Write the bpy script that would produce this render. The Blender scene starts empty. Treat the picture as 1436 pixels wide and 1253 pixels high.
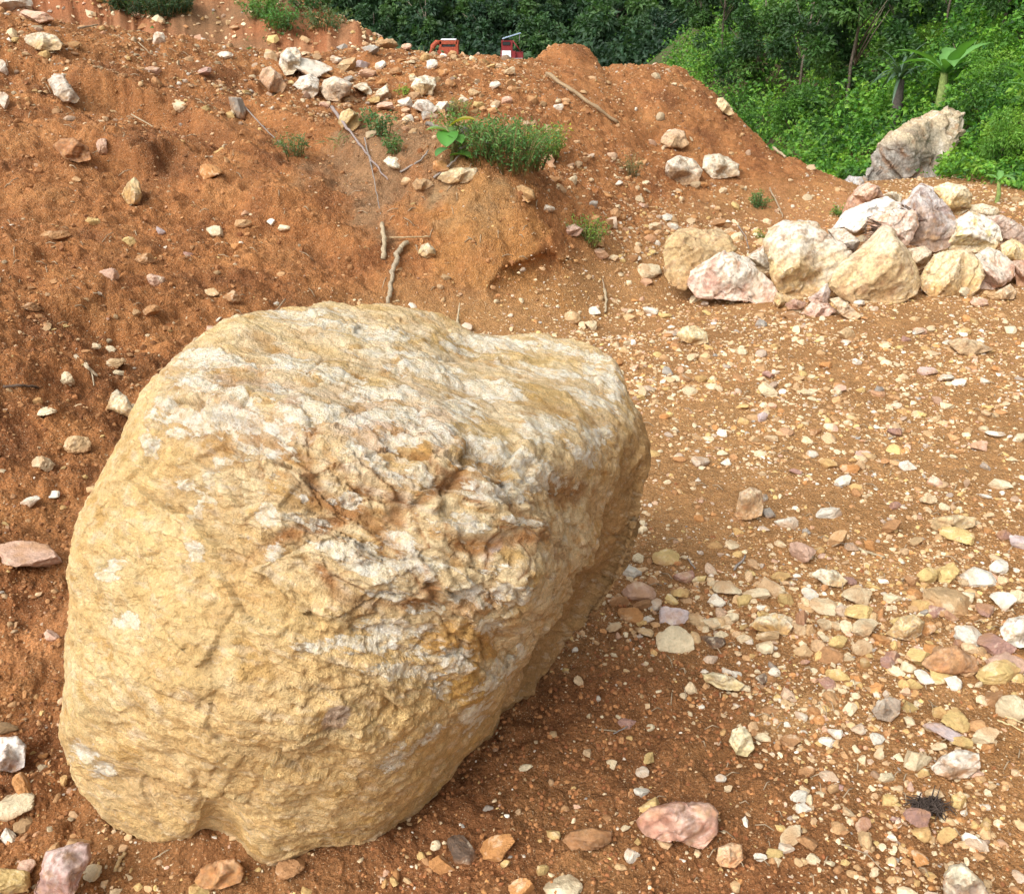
import bpy, math, random
import numpy as np
from mathutils import Vector, Matrix

C = bpy.context.scene.collection
SC = bpy.context.scene
R = math.radians

# ------------------------------------------------------------------ camera
PITCH = R(25.4); F = 1300.0; CX, CY = 718.0, 626.5; CAMZ = 1.6
cam_data = bpy.data.cameras.new('camera')
cam_data.sensor_fit = 'HORIZONTAL'; cam_data.sensor_width = 36.0
cam_data.lens = 36.0 * F / 1436.0
cam_data.clip_start = 0.05; cam_data.clip_end = 2000
cam = bpy.data.objects.new('camera', cam_data); C.objects.link(cam)
cam.location = (0, 0, CAMZ); cam.rotation_euler = (math.pi/2 - PITCH, 0, 0)
SC.camera = cam

# ------------------------------------------------------------------ light
SUN_EL, SUN_ROT = 47.0, -136.0       # soft light from over the viewer's left shoulder
world = bpy.data.worlds.new('World'); SC.world = world; world.use_nodes = True
nt = world.node_tree; nt.nodes.clear()
sky = nt.nodes.new('ShaderNodeTexSky'); sky.sky_type = 'NISHITA'; sky.sun_disc = False
sky.sun_elevation = R(SUN_EL); sky.sun_rotation = R(SUN_ROT)
sky.air_density = 1.0; sky.dust_density = 4.0; sky.ozone_density = 1.0
hs = nt.nodes.new('ShaderNodeHueSaturation'); hs.inputs['Saturation'].default_value = 0.04
bg = nt.nodes.new('ShaderNodeBackground'); bg.inputs['Strength'].default_value = 0.15
ow = nt.nodes.new('ShaderNodeOutputWorld')
nt.links.new(sky.outputs[0], hs.inputs['Color']); nt.links.new(hs.outputs[0], bg.inputs[0]); nt.links.new(bg.outputs[0], ow.inputs[0])
sl = bpy.data.lights.new('sun', 'SUN'); sl.energy = 1.0; sl.angle = R(38); sl.color = (1.0, 0.93, 0.80)
sun = bpy.data.objects.new('sun', sl); C.objects.link(sun)
_az = R(SUN_ROT)
_sd = Vector((math.sin(_az)*math.cos(R(SUN_EL)), math.cos(_az)*math.cos(R(SUN_EL)), math.sin(R(SUN_EL))))
sun.rotation_euler = _sd.to_track_quat('Z', 'Y').to_euler()
SC.view_settings.view_transform = 'Standard'; SC.view_settings.look = 'None'
SC.view_settings.exposure = 0.90; SC.view_settings.gamma = 1.0
SC.view_settings.use_curve_mapping = False
SC.render.engine = 'CYCLES'
SC.cycles.max_bounces = 6; SC.cycles.diffuse_bounces = 3; SC.cycles.transparent_max_bounces = 4

# ------------------------------------------------------------------ numpy noise
def _h(ix, iy, iz, seed):
    with np.errstate(over='ignore'):
        h = (ix.astype(np.uint32)*np.uint32(374761393) + iy.astype(np.uint32)*np.uint32(668265263)
             + iz.astype(np.uint32)*np.uint32(2147483647) + np.uint32((seed*3266489917) & 0xffffffff))
        h ^= h >> np.uint32(13); h *= np.uint32(1274126177); h ^= h >> np.uint32(16)
        h *= np.uint32(2246822519); h ^= h >> np.uint32(15)
    return h
def _u(h): return (h & np.uint32(0xffffff)).astype(np.float32)/16777216.0

def perlin(P, seed=0):
    P = np.asarray(P, np.float32); fl = np.floor(P); I = fl.astype(np.int64); f = P - fl
    w = f*f*f*(f*(f*6-15)+10); out = 0
    for dx in (0, 1):
        wx = w[:, 0] if dx else 1-w[:, 0]
        for dy in (0, 1):
            wy = w[:, 1] if dy else 1-w[:, 1]
            for dz in (0, 1):
                wz = w[:, 2] if dz else 1-w[:, 2]
                h = _h(I[:, 0]+dx, I[:, 1]+dy, I[:, 2]+dz, seed)
                gx = (h & np.uint32(1023)).astype(np.float32)/511.5-1
                gy = ((h >> np.uint32(10)) & np.uint32(1023)).astype(np.float32)/511.5-1
                gz = ((h >> np.uint32(20)) & np.uint32(1023)).astype(np.float32)/511.5-1
                out = out + wx*wy*wz*(gx*(f[:, 0]-dx)+gy*(f[:, 1]-dy)+gz*(f[:, 2]-dz))
    return out*1.3
def fbm(P, oct=4, seed=0, gain=.5, lac=2.03):
    P = np.asarray(P, np.float32); a = 1; s = 0; n = 0
    for o in range(oct):
        s = s + a*perlin(P, seed+o*17); n += a; a *= gain; P = P*lac+3.7
    return s/n*1.4
def ridged(P, oct=4, seed=0):
    P = np.asarray(P, np.float32); a = 1; s = 0; n = 0
    for o in range(oct):
        s = s + a*(1-2*np.abs(perlin(P, seed+o*13))); n += a; a *= .5; P = P*2.1+1.3
    return s/n
def voronoi(P, seed=0, dim=3):
    """F1, F2, cell id, vector to the cell point"""
    P = np.asarray(P, np.float32); fl = np.floor(P); I = fl.astype(np.int64)
    n = len(P); F1 = np.full(n, 9., np.float32); F2 = np.full(n, 9., np.float32)
    ID = np.zeros(n, np.uint32); V = np.zeros((n, 3), np.float32)
    for dx in (-1, 0, 1):
        for dy in (-1, 0, 1):
            for dz in ((-1, 0, 1) if dim == 3 else (0,)):
                h = _h(I[:, 0]+dx, I[:, 1]+dy, I[:, 2]+dz, seed)
                q = np.stack([I[:, 0]+dx+_u(h), I[:, 1]+dy+_u(h*np.uint32(7919)+np.uint32(13)),
                              (I[:, 2]+dz+_u(h*np.uint32(104729)+np.uint32(7))) if dim == 3 else P[:, 2]], 1).astype(np.float32)
                d = q-P; L = np.sqrt((d*d).sum(1)); m = L < F1
                F2 = np.where(m, F1, np.minimum(F2, L)); F1 = np.where(m, L, F1)
                ID = np.where(m, h, ID); V = np.where(m[:, None], d, V)
    return F1, F2, ID, V
def sstep(a, b, x):
    t = np.clip((x-a)/(b-a), 0, 1); return t*t*(3-2*t)
def tps_fit(X, z, lam=1e-4):
    X = np.asarray(X, float); n = len(X)
    r2 = ((X[:, None]-X[None])**2).sum(-1); K = .5*r2*np.log(r2+1e-9)+lam*np.eye(n)
    A = np.zeros((n+3, n+3)); A[:n, :n] = K; A[:n, n] = 1; A[:n, n+1:] = X; A[n, :n] = 1; A[n+1:, :n] = X.T
    return X, np.linalg.solve(A, np.concatenate([np.asarray(z, float), [0, 0, 0]]))
def tps_eval(fit, Q):
    X, w = fit; Q = np.asarray(Q, float); out = np.empty(len(Q)); n = len(X)
    for s in range(0, len(Q), 60000):
        q = Q[s:s+60000]; r2 = ((q[:, None]-X[None])**2).sum(-1)
        out[s:s+60000] = (.5*r2*np.log(r2+1e-9))@w[:n]+w[n]+q@w[n+1:]
    return out

# ------------------------------------------------------------------ projection helpers
cp, sp = math.cos(PITCH), math.sin(PITCH)
def ray(u, v):
    a = (u-CX)/F; b = (CY-v)/F
    return np.array([a, cp+b*sp, -sp+b*cp])
def at_y(u, v, y):
    d = ray(u, v); t = y/d[1]; return np.array([0, 0, CAMZ])+d*t
def at_zc(u, v, zc):           # depth along the optical axis
    u = np.asarray(u, float); v = np.asarray(v, float)
    a = (u-CX)/F*zc; b = (CY-v)/F*zc
    return np.stack([a, cp*zc+sp*b, CAMZ-sp*zc+cp*b], -1)
def project(P):
    X = P[:, 0]; Y = P[:, 1]; Z = P[:, 2]-CAMZ
    zc = Y*cp-Z*sp; b = Y*sp+Z*cp
    return CX+F*X/zc, CY-F*b/zc

# ------------------------------------------------------------------ mesh / object helpers
def mesh_np(name, V, Fc, smooth=True, cols=None, attrs=None):
    """V (n,3); Fc list of int arrays (m,k)"""
    me = bpy.data.meshes.new(name); V = np.ascontiguousarray(V, np.float32)
    if not isinstance(Fc, list): Fc = [Fc]
    Fc = [np.asarray(f, np.int32) for f in Fc if len(f)]
    me.vertices.add(len(V)); me.vertices.foreach_set('co', V.ravel())
    nl = sum(f.size for f in Fc); npoly = sum(len(f) for f in Fc)
    me.loops.add(nl); me.loops.foreach_set('vertex_index', np.concatenate([f.ravel() for f in Fc]))
    me.polygons.add(npoly)
    tot = np.concatenate([np.full(len(f), f.shape[1], np.int32) for f in Fc])
    st = np.concatenate([[0], np.cumsum(tot)[:-1]]).astype(np.int32)
    me.polygons.foreach_set('loop_start', st); me.polygons.foreach_set('loop_total', tot)
    me.polygons.foreach_set('use_smooth', np.full(npoly, smooth))
    me.update(calc_edges=True); 
    if cols is not None:
        a = me.color_attributes.new('Col', 'FLOAT_COLOR', 'POINT')
        c = np.ones((len(V), 4), np.float32); c[:, :3] = cols; a.data.foreach_set('color', c.ravel())
    for k, arr in (attrs or {}).items():
        a = me.attributes.new(k, 'FLOAT', 'POINT'); a.data.foreach_set('value', np.asarray(arr, np.float32))
    return me
def link(name, me, mat=None, parent=None, loc=None):
    o = bpy.data.objects.new(name, me); C.objects.link(o)
    if mat is not None and me is not None and not len(me.materials): me.materials.append(mat)
    if parent is not None: o.parent = parent
    if loc is not None: o.location = loc
    return o
def tag(o, label=None, cat=None, group=None, kind=None):
    if label: o['label'] = label
    if cat: o['category'] = cat
    if group: o['group'] = group
    if kind: o['kind'] = kind
    return o
def empty(name, loc=(0, 0, 0)):
    o = bpy.data.objects.new(name, None); o.location = loc; o.empty_display_size = .1; C.objects.link(o); return o
def copy_thing(o, parent=None):
    c = o.copy(); C.objects.link(c)
    if parent is not None: c.parent = parent
    for ch in list(o.children): copy_thing(ch, c)
    return c

# ------------------------------------------------------------------ materials
class NB:
    def __init__(s, name):
        s.m = bpy.data.materials.new(name); s.m.use_nodes = True; s.t = s.m.node_tree; s.t.nodes.clear()
        s.out = s.n('ShaderNodeOutputMaterial'); s.b = s.n('ShaderNodeBsdfPrincipled')
        s.l(s.b.outputs[0], s.out.inputs[0])
    def n(s, ty, **kw):
        x = s.t.nodes.new(ty)
        for k, v in kw.items(): setattr(x, k, v)
        return x
    def l(s, a, b): s.t.links.new(a, b)
    def set(s, node, name, v):
        i = node.inputs[name]
        if hasattr(v, 'is_output') or isinstance(v, bpy.types.NodeSocket): s.l(v, i)
        else: i.default_value = v
    def noise(s, vec, scale, detail=4, rough=.6, dist=0):
        x = s.n('ShaderNodeTexNoise'); s.set(x, 'Scale', scale); s.set(x, 'Detail', detail); s.set(x, 'Roughness', rough); s.set(x, 'Distortion', dist)
        if vec is not None: s.l(vec, x.inputs['Vector'])
        return x.outputs['Fac']
    def vor(s, vec, scale, feature='F1'):
        x = s.n('ShaderNodeTexVoronoi', feature=feature); s.set(x, 'Scale', scale)
        if vec is not None: s.l(vec, x.inputs['Vector'])
        return x
    def ramp(s, fac, a, b, lo=0., hi=1.):
        x = s.n('ShaderNodeMapRange', interpolation_type='SMOOTHSTEP'); s.set(x, 'Value', fac); s.set(x, 'From Min', a); s.set(x, 'From Max', b)
        s.set(x, 'To Min', lo); s.set(x, 'To Max', hi); return x.outputs[0]
    def mix(s, fac, a, b, blend='MIX'):
        x = s.n('ShaderNodeMix', data_type='RGBA', blend_type=blend)
        for i, v in ((0, fac), (6, a), (7, b)):
            if isinstance(v, bpy.types.NodeSocket): s.l(v, x.inputs[i])
            else: x.inputs[i].default_value = (v if i == 0 else (v[0], v[1], v[2], 1))
        return x.outputs[2]
    def math(s, op, a, b=0.):
        x = s.n('ShaderNodeMath', operation=op)
        for i, v in ((0, a), (1, b)):
            if isinstance(v, bpy.types.NodeSocket): s.l(v, x.inputs[i])
            else: x.inputs[i].default_value = v
        return x.outputs[0]
    def scale(s, col, f):
        x = s.n('ShaderNodeVectorMath', operation='SCALE'); s.set(x, 0, col)
        s.set(x, 'Scale', f); return x.outputs[0]
    def bump(s, h, strength=.5, dist=.01, normal=None):
        x = s.n('ShaderNodeBump'); s.set(x, 'Strength', strength); s.set(x, 'Distance', dist); s.l(h, x.inputs['Height'])
        if normal is not None: s.l(normal, x.inputs['Normal'])
        return x.outputs[0]
    def attr(s, name, out='Color'):
        x = s.n('ShaderNodeAttribute'); x.attribute_name = name; return x.outputs[out]
    def pos(s): return s.n('ShaderNodeNewGeometry').outputs['Position']
    def fin(s, col, rough=.9, normal=None, spec=.25):
        s.set(s.b, 'Base Color', col); s.set(s.b, 'Roughness', rough); s.set(s.b, 'Specular IOR Level', spec)
        if normal is not None: s.l(normal, s.b.inputs['Normal'])
        return s.m

def mat_soil():
    s = NB('soil'); p = s.pos(); c = s.attr('Col')
    n1 = s.noise(p, 3.0, 6, .65); n2 = s.noise(p, 28, 5, .7); n3 = s.noise(p, 160, 4, .7)
    f = s.math('MULTIPLY', s.ramp(n1, .3, .7, .86, 1.14), s.ramp(n2, .28, .72, .72, 1.25))
    f = s.math('MULTIPLY', f, s.ramp(n3, .3, .7, .66, 1.28)); f = s.math('MULTIPLY', f, s.ramp(s.noise(p, 420, 2, .7), .3, .7, .8, 1.18))
    c = s.scale(c, f)
    # grit: pale chips and dark crumbs too small to build
    g = s.attr('grit', 'Fac')
    for sc, thr in ((150., .16), (330., .2)):
        v = s.vor(p, sc); d = s.ramp(v.outputs['Distance'], thr+.12, thr+.04)
        sel = s.n('ShaderNodeSeparateColor'); s.l(v.outputs['Color'], sel.inputs[0])
        pick = s.ramp(s.math('ADD', sel.outputs[0], s.math('MULTIPLY', g, .62)), .86, .92)
        chip = s.mix(sel.outputs[1], (.62, .50, .33), (.50, .27, .12))
        c = s.mix(s.math('MULTIPLY', s.math('MULTIPLY', d, pick), .85), c, chip)
    h = s.math('ADD', s.math('MULTIPLY', n2, .6), s.math('MULTIPLY', n3, .5))
    v = s.vor(p, 90); h = s.math('ADD', h, s.math('MULTIPLY', v.outputs['Distance'], .35))
    return s.fin(c, .95, s.bump(h, 1., .02), .12)
def mat_boulder():
    s = NB('clay_coated_rock'); p = s.pos(); c = s.attr('Col'); cl = s.attr('clay', 'Fac')
    n1 = s.noise(p, 14, 6, .65); n2 = s.noise(p, 70, 6, .7); n3 = s.noise(p, 300, 3, .7)
    f = s.math('MULTIPLY', s.ramp(n1, .3, .7, .86, 1.1), s.ramp(n2, .28, .72, .80, 1.14))
    f = s.math('MULTIPLY', f, s.ramp(n3, .3, .7, .82, 1.15))
    c = s.scale(c, f)
    n4 = s.noise(p, 42, 7, .75, .4)
    c = s.mix(s.math('MULTIPLY', s.ramp(n4, .56, .68), .45), c, (.50, .27, .09))
    n5 = s.noise(p, 55, 6, .7, .3)
    c = s.mix(s.math('MULTIPLY', s.ramp(n5, .60, .70), .4), c, (.80, .72, .54))
    cx = s.n('ShaderNodeCombineXYZ')
    for i, (k, q) in enumerate((('la', 14.), ('lb', 60.), ('lc', 34.))): s.l(s.math('MULTIPLY', s.attr(k, 'Fac'), q), cx.inputs[i])
    ns = s.noise(cx.outputs[0], 1., 6, .65, .3); c = s.mix(s.math('MULTIPLY', s.ramp(ns, .54, .66), .25), c, (.56, .34, .13)); c = s.mix(s.math('MULTIPLY', s.ramp(ns, .45, .36), .2), c, (.88, .80, .64))
    vc = s.vor(cx.outputs[0], .55, 'DISTANCE_TO_EDGE'); ck = s.ramp(vc.outputs['Distance'], .07, .0); c = s.mix(s.math('MULTIPLY', ck, s.math('MULTIPLY', s.ramp(n1, .54, .66), .7)), c, (.42, .25, .11))
    qm = s.math('ADD', s.attr('quartz', 'Fac'), s.math('ADD', s.math('MULTIPLY', s.math('SUBTRACT', n1, .5), 1.0), s.math('MULTIPLY', s.math('SUBTRACT', s.noise(cx.outputs[0], .9, 6, .72, .2), .5), 2.0)))
    qz = s.ramp(qm, .46, .64); qc = s.mix(s.ramp(n5, .42, .6), (.90, .86, .76), (.84, .74, .54)); qc = s.scale(qc, s.ramp(n3, .3, .7, .86, 1.08)); c = s.mix(s.math('MULTIPLY', qz, s.ramp(n4, .62, .45, .25, .82)), c, qc)
    rimq = s.math('MULTIPLY', s.ramp(qm, .40, .50), s.ramp(qm, .60, .50)); c = s.mix(s.math('MULTIPLY', rimq, .3), c, (.46, .27, .11))
    h = s.math('ADD', s.math('MULTIPLY', n2, .8), s.math('MULTIPLY', n3, .75)); h = s.math('ADD', h, s.math('MULTIPLY', ns, .4)); h = s.math('ADD', h, s.math('MULTIPLY', qz, .14)); h = s.math('SUBTRACT', h, s.math('MULTIPLY', ck, .12)); h = s.math('ADD', h, s.math('MULTIPLY', n1, .8))
    return s.fin(c, .9, s.bump(h, .9, .014), .15)
def mat_stone(name='stone', mudlow=.5):
    s = NB(name); oi = s.n('ShaderNodeObjectInfo'); c = oi.outputs['Color']; tc = s.n('ShaderNodeTexCoord').outputs['Object']
    sep = s.n('ShaderNodeSeparateXYZ'); s.l(tc, sep.inputs[0]); p = s.pos()
    off = s.n('ShaderNodeVectorMath', operation='ADD'); s.l(p, off.inputs[0]); s.l(oi.outputs['Random'], off.inputs[1]); q = off.outputs[0]
    n1 = s.noise(q, 22, 5, .65, .5); n2 = s.noise(q, 90, 5, .7); n3 = s.noise(q, 9, 4, .6)
    c = s.scale(c, s.math('MULTIPLY', s.ramp(n1, .3, .7, .78, 1.14), s.ramp(n2, .3, .7, .82, 1.12)))
    c = s.mix(s.math('MULTIPLY', s.ramp(n1, .54, .66), .5), c, (.72, .63, .47))
    c = s.mix(s.math('MULTIPLY', s.ramp(n3, .46, .64), .6), c, (.42, .22, .09)); c = s.mix(s.math('MULTIPLY', s.ramp(n2, .52, .66), .35), c, (.30, .15, .07))
    low = s.ramp(s.math('ADD', sep.outputs[2], s.math('MULTIPLY', n2, .5)), .35, -.45)
    c = s.mix(s.math('MULTIPLY', low, mudlow), c, (.36, .16, .06))
    return s.fin(c, .75, s.bump(s.math('ADD', n1, n2), .7, .008), .3)
def mat_vcol(name, rough=.8, spec=.25, bumps=None, var=.2, scale=120):
    s = NB(name); p = s.pos(); c = s.attr('Col'); n = s.noise(p, scale, 4, .65)
    c = s.scale(c, s.ramp(n, .3, .7, 1-var, 1+var))
    return s.fin(c, rough, s.bump(n, bumps, .005) if bumps else None, spec)
def mat_leaf(name='leaf', trans=.3):
    s = NB(name); c = s.attr('Col'); tr = s.n('ShaderNodeBsdfTranslucent')
    s.set(tr, 'Color', s.mix(1., c, (1.3, 1.5, .5), 'MULTIPLY')); mx = s.n('ShaderNodeMixShader'); mx.inputs[0].default_value = trans
    s.fin(c, .5, None, .35); s.l(s.b.outputs[0], mx.inputs[1]); s.l(tr.outputs[0], mx.inputs[2]); s.l(mx.outputs[0], s.out.inputs[0])
    return s.m
def mat_plain(name, col, rough=.6, spec=.3, metallic=0, var=.1):
    s = NB(name); n = s.noise(s.pos(), 6, 5, .7); c = s.scale(s.mix(0., col, col), s.ramp(n, .3, .7, 1-var, 1+var))
    s.set(s.b, 'Metallic', metallic); return s.fin(c, rough, None, spec)
def mat_wood():
    s = NB('dead_wood'); oi = s.n('ShaderNodeObjectInfo').outputs['Color']; tc = s.n('ShaderNodeTexCoord').outputs['Object']
    mp = s.n('ShaderNodeMapping'); mp.inputs['Scale'].default_value = (90, 90, 90); s.l(tc, mp.inputs[0])
    n = s.noise(mp.outputs[0], 1.5, 5, .7); c = s.scale(oi, s.ramp(n, .3, .7, .6, 1.25))
    return s.fin(c, .85, s.bump(n, .6, .004), .2)
M_SOIL = mat_soil(); M_BOULDER = mat_boulder(); M_STONE = mat_stone('stone', .45); M_GRAVEL = mat_vcol('gravel', .8, .3, .3, .22, 150)
M_LEAF = mat_leaf('leaf', .3); M_BARK = mat_vcol('bark', .9, .2, .5, .3, 40); M_WOOD = mat_wood()

# ------------------------------------------------------------------ terrain
ctrl = []
def K(u, v, y=None, z=None):
    d = ray(u, v)
    t = y/d[1] if y is not None else (z-CAMZ)/d[2]
    p = np.array([0, 0, CAMZ])+d*t; ctrl.append((p[0], p[1], p[2])); return p
for uu, vv in ((150, 1240), (718, 1240), (1300, 1240), (718, 1100), (1100, 1100), (1436, 1100), (900, 950), (1200, 950), (300, 1000), (600, 900), (450, 800),
               (1000, 800), (1250, 800), (1436, 800), (950, 650), (1150, 650), (1400, 650), (1000, 540), (1200, 540), (1430, 540), (900, 480), (1050, 450), (1250, 430), (1430, 420),
               (1100, 380), (1250, 360), (1430, 360), (700, 600), (600, 560), (1430, 320), (800, 500)):
    K(uu, vv, z=0.0)
for x, y in ((-1.5, -2), (0, -2), (2, -2), (-1.2, .3), (1, .3), (3, 1), (5, 3), (6, 6), (3, 9.2), (5, 9.5), (2.8, 11), (6, 10.5), (-.8, 1.2)): ctrl.append((x, y, 0.))
K(0, 1100, z=.02); K(0, 950, z=.05); K(0, 800, z=.13); K(60, 650, z=.18); K(200, 560, z=.2)
for u, v, y in ((100, 500, 3.5), (0, 500, 3.3), (0, 400, 4.0), (0, 300, 4.8), (0, 200, 5.6), (0, 110, 6.3), (0, 25, 7.1), (-250, 300, 4.4), (-250, 100, 6.0), (-250, 0, 7.0),
                (200, 400, 4.35), (200, 300, 5.1), (200, 200, 5.9), (200, 120, 6.8), (200, 47, 7.9), (100, 200, 5.75), (100, 38, 7.5),
                (400, 430, 4.55), (400, 300, 5.4), (400, 200, 6.3), (400, 130, 7.5), (400, 78, 8.7), (300, 60, 8.3), (300, 450, 4.2), (520, 430, 4.85),
                (540, 300, 5.55), (540, 220, 6.1), (540, 150, 7.5), (540, 72, 9.3),
                (650, 430, 5.0), (650, 250, 5.7), (650, 190, 6.7), (640, 84, 9.6), (740, 430, 5.12), (740, 385, 5.3), (740, 330, 5.45), (700, 280, 5.62), (740, 245, 5.95),
                (640, 330, 5.38), (735, 90, 9.7), (800, 430, 5.3), (800, 350, 5.8), (800, 250, 6.9), (800, 150, 8.3), (800, 82, 9.7), (850, 92, 9.9),
                (950, 300, 7.2), (950, 200, 8.6), (950, 98, 10.0), (870, 300, 6.6), (1010, 141, 9.6), (1090, 320, 7.5), (1090, 213, 9.0), (1140, 240, 9.1), (1190, 267, 9.1), (935, 400, 5.85)):
    K(u, v, y=y)
for u, v, y, dz, dy in ((0, 25, 7.1, .5, 1.6), (200, 47, 7.9, .5, 1.6), (300, 60, 8.3, .5, 1.5), (400, 72, 8.7, .5, 1.5), (540, 62, 9.3, .6, 1.5), (640, 70, 9.6, .6, 1.4), (735, 78, 9.7, .6, 1.4),
                        (850, 92, 9.9, .6, 1.4), (950, 98, 10.0, .6, 1.3), (1010, 141, 9.6, .5, 1.2), (1090, 213, 9.0, .35, 1.3), (-250, 0, 7.0, .5, 2)):
    p = at_y(u, v, y); ctrl.append((p[0]*(y+dy)/y, y+dy, p[2]-dz))
ctrl = np.array(ctrl)
TPS = tps_fit(ctrl[:, :2], ctrl[:, 2], 2e-3)
def lerp(y, a, b): return np.interp(y, a, b)
HX0 = lambda y: lerp(y, [0, 9, 14, 25, 35, 60, 90], [5.6, 5.2, 4.9, 4.4, 4.0, 4.5, 9])
def H_far(x, y):
    zb = lerp(y, [0, 8, 12, 16, 25, 60, 112, 122, 200, 300], [0, -.1, -.5, -1.0, -2.6, -4.8, -4.8, -3.5, 52, 90])
    rh = np.maximum(0, x-HX0(y)); rh = np.where(rh < .5, rh*rh, rh-.25)*.85
    rh = np.minimum(rh, 14)*(1-sstep(70, 100, y))
    hl = np.minimum(np.minimum((1.6-x)*.56, (y-10.3)*.62), 6.5)
    hl = np.where(hl > 0, hl, 0)*(1-sstep(40, 60, y))
    return zb+rh+hl
def H_base(x, y):
    q = np.stack([np.clip(x, -9, 9), np.clip(y, -3, 13)], 1); zn = tps_eval(TPS, q)
    zn = np.where(x < -5, zn*1.0, zn); zn = np.clip(zn, -1.5, 2.6)
    k = sstep(10.6, 12.6, y); zf = H_far(x, y)
    rh = np.maximum(0, x-HX0(y)); rh = np.where(rh < .5, rh*rh, rh-.25)*.85
    return zn*(1-k)+zf*k+np.minimum(rh, 14)*(1-k)
# grid
ncx = 660; cs = np.concatenate([-1-np.geomspace(.02, 16, 34)[::-1], np.linspace(-1, 1, ncx), 1+np.geomspace(.02, 16, 34)])
ys = np.concatenate([np.linspace(-5, .6, 10), np.geomspace(.72, 3, 235, endpoint=False), np.geomspace(3, 10.6, 560, endpoint=False), np.geomspace(10.6, 12, 30), 12*np.geomspace(1.008, 26, 90)])
WY = lambda y: .36+.57*np.maximum(y, .5)
GY, GC = np.meshgrid(ys, cs, indexing='ij'); GX = GC*WY(GY)
gx = GX.ravel(); gy = GY.ravel()
gz = H_base(gx, gy)
mound = sstep(.05, .3, gz)*(gy < 12)                 # loose red spoil
far = sstep(10.5, 13, gy)
pl = np.stack([gx, gy, gz*1.3], 1)
red = np.clip(np.maximum(mound, sstep(-.75, -1.05, gx)*sstep(6, 4, gy)), 0, 1)
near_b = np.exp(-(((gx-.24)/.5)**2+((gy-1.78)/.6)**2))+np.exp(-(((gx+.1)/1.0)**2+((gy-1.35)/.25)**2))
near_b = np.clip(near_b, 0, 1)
disp = fbm(pl*1.1, 4, 3)*.05*(.25+mound)+fbm(pl*4.5, 4, 5)*(.004+.030*red+.012*near_b)
disp += (ridged(pl*2.1+fbm(pl*3, 2, 8)[:, None]*.3, 4, 21)-.55)*.045*mound*sstep(.95, .1, np.abs(gx+1.2)/4)
disp -= np.clip(ridged(pl*3.7+fbm(pl*4, 2, 18)[:, None]*.25, 3, 23)-.62, 0, 1)*.09*mound       # erosion cracks
f1, f2, idd, vv_ = voronoi(pl*9+fbm(pl*8, 3, 31)[:, None]*.7, 41)
disp += (np.clip(1-f1*1.35, 0, 1)**.7)*(_u(idd) > .35)*(.3+_u(idd*np.uint32(7)))*.026*(red*.9+near_b*.7)
f1, f2, idd, vv_ = voronoi(pl*24+fbm(pl*20, 2, 32)[:, None]*.7, 43)
disp += np.clip(1-f1*1.35, 0, 1)**.7*(_u(idd) > .3)*(.3+_u(idd*np.uint32(7)))*(.002+.013*np.clip(red+near_b, 0, 1))
f1, f2, idd, vv_ = voronoi(pl*60, 47)
disp += np.clip(1-f1*1.4, 0, 1)*(_u(idd) > .3)*(.001+.004*np.clip(red+near_b, 0, 1))*sstep(7, 3, gy)
disp += fbm(pl*26, 3, 9)*(.003+.007*red)
# scarps: an eroded step that runs down the spoil face
def scarp(pts, h, wdt):
    P = np.array([at_y(*p)[:2] for p in pts]); best = np.full(len(gx), 9.); side = np.zeros(len(gx)); along = np.zeros(len(gx))
    for i in range(len(P)-1):
        a, b = P[i], P[i+1]; ab = b-a; L2 = (ab**2).sum(); t = np.clip(((gx-a[0])*ab[0]+(gy-a[1])*ab[1])/L2, 0, 1)
        dx = gx-a[0]-t*ab[0]; dy = gy-a[1]-t*ab[1]; d = np.hypot(dx, dy); m = d < best
        best = np.where(m, d, best); side = np.where(m, np.sign(ab[0]*dy-ab[1]*dx), side); along = np.where(m, (i+t)/(len(P)-1), along)
    s = best*side+fbm(pl*5, 3, 71)*.09; env = np.sin(np.pi*np.clip(along, .02, .98))**.5*np.exp(-(best/(wdt*7))**2)
    return env*h*(sstep(-wdt, wdt, s)-.5)
disp += scarp([(60, 85, 6.55), (150, 120, 6.5), (250, 150, 6.5), (340, 215, 6.1)], .20, .05)
disp += scarp([(100, 190, 5.8), (190, 230, 5.6), (260, 210, 5.9)], .14, .04)
disp += scarp([(250, 250, 5.55), (400, 300, 5.4), (520, 380, 5.1)], .10, .05)
disp += scarp([(300, 150, 7.0), (440, 200, 6.5), (560, 260, 5.8), (660, 262, 5.68)], .14, .06)
disp += scarp([(20, 420, 3.9), (140, 440, 3.9), (260, 420, 4.3)], .07, .05)
# block of cut earth on the crest and gully beside it
def bumpy(u, v, y, rx, ry, h, pw=2):
    p = at_y(u, v, y); return h*np.exp(-(((gx-p[0])/rx)**2+((gy-p[1])/ry)**2)**pw)
disp += bumpy(800, 82, 9.75, .26, .35, .13, 2)+bumpy(765, 80, 9.7, .1, .3, .04)-bumpy(848, 85, 9.7, .09, .9, .05, 1)
disp -= bumpy(870, 130, 9.2, .12, .5, .05, 1)+bumpy(900, 170, 8.8, .12, .5, .05, 1)
# earth pushed up round the foot of the boulder
for u, v, rx, h in ((120,1120,.10,.03),(190,1175,.09,.03),(262,1178,.07,.045),(300,1178,.07,.05),(345,1190,.07,.025),(430,1195,.09,.02),(530,1185,.10,.02),(620,1120,.10,.025),(690,1050,.10,.03),(760,975,.12,.03)):
    d = ray(u, v); t = -CAMZ/d[2]; disp += h*np.exp(-(((gx-d[0]*t)/rx)**2+((gy-d[1]*t)/(rx*.8))**2))*(1+.8*fbm(pl*14, 3, 67))
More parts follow.
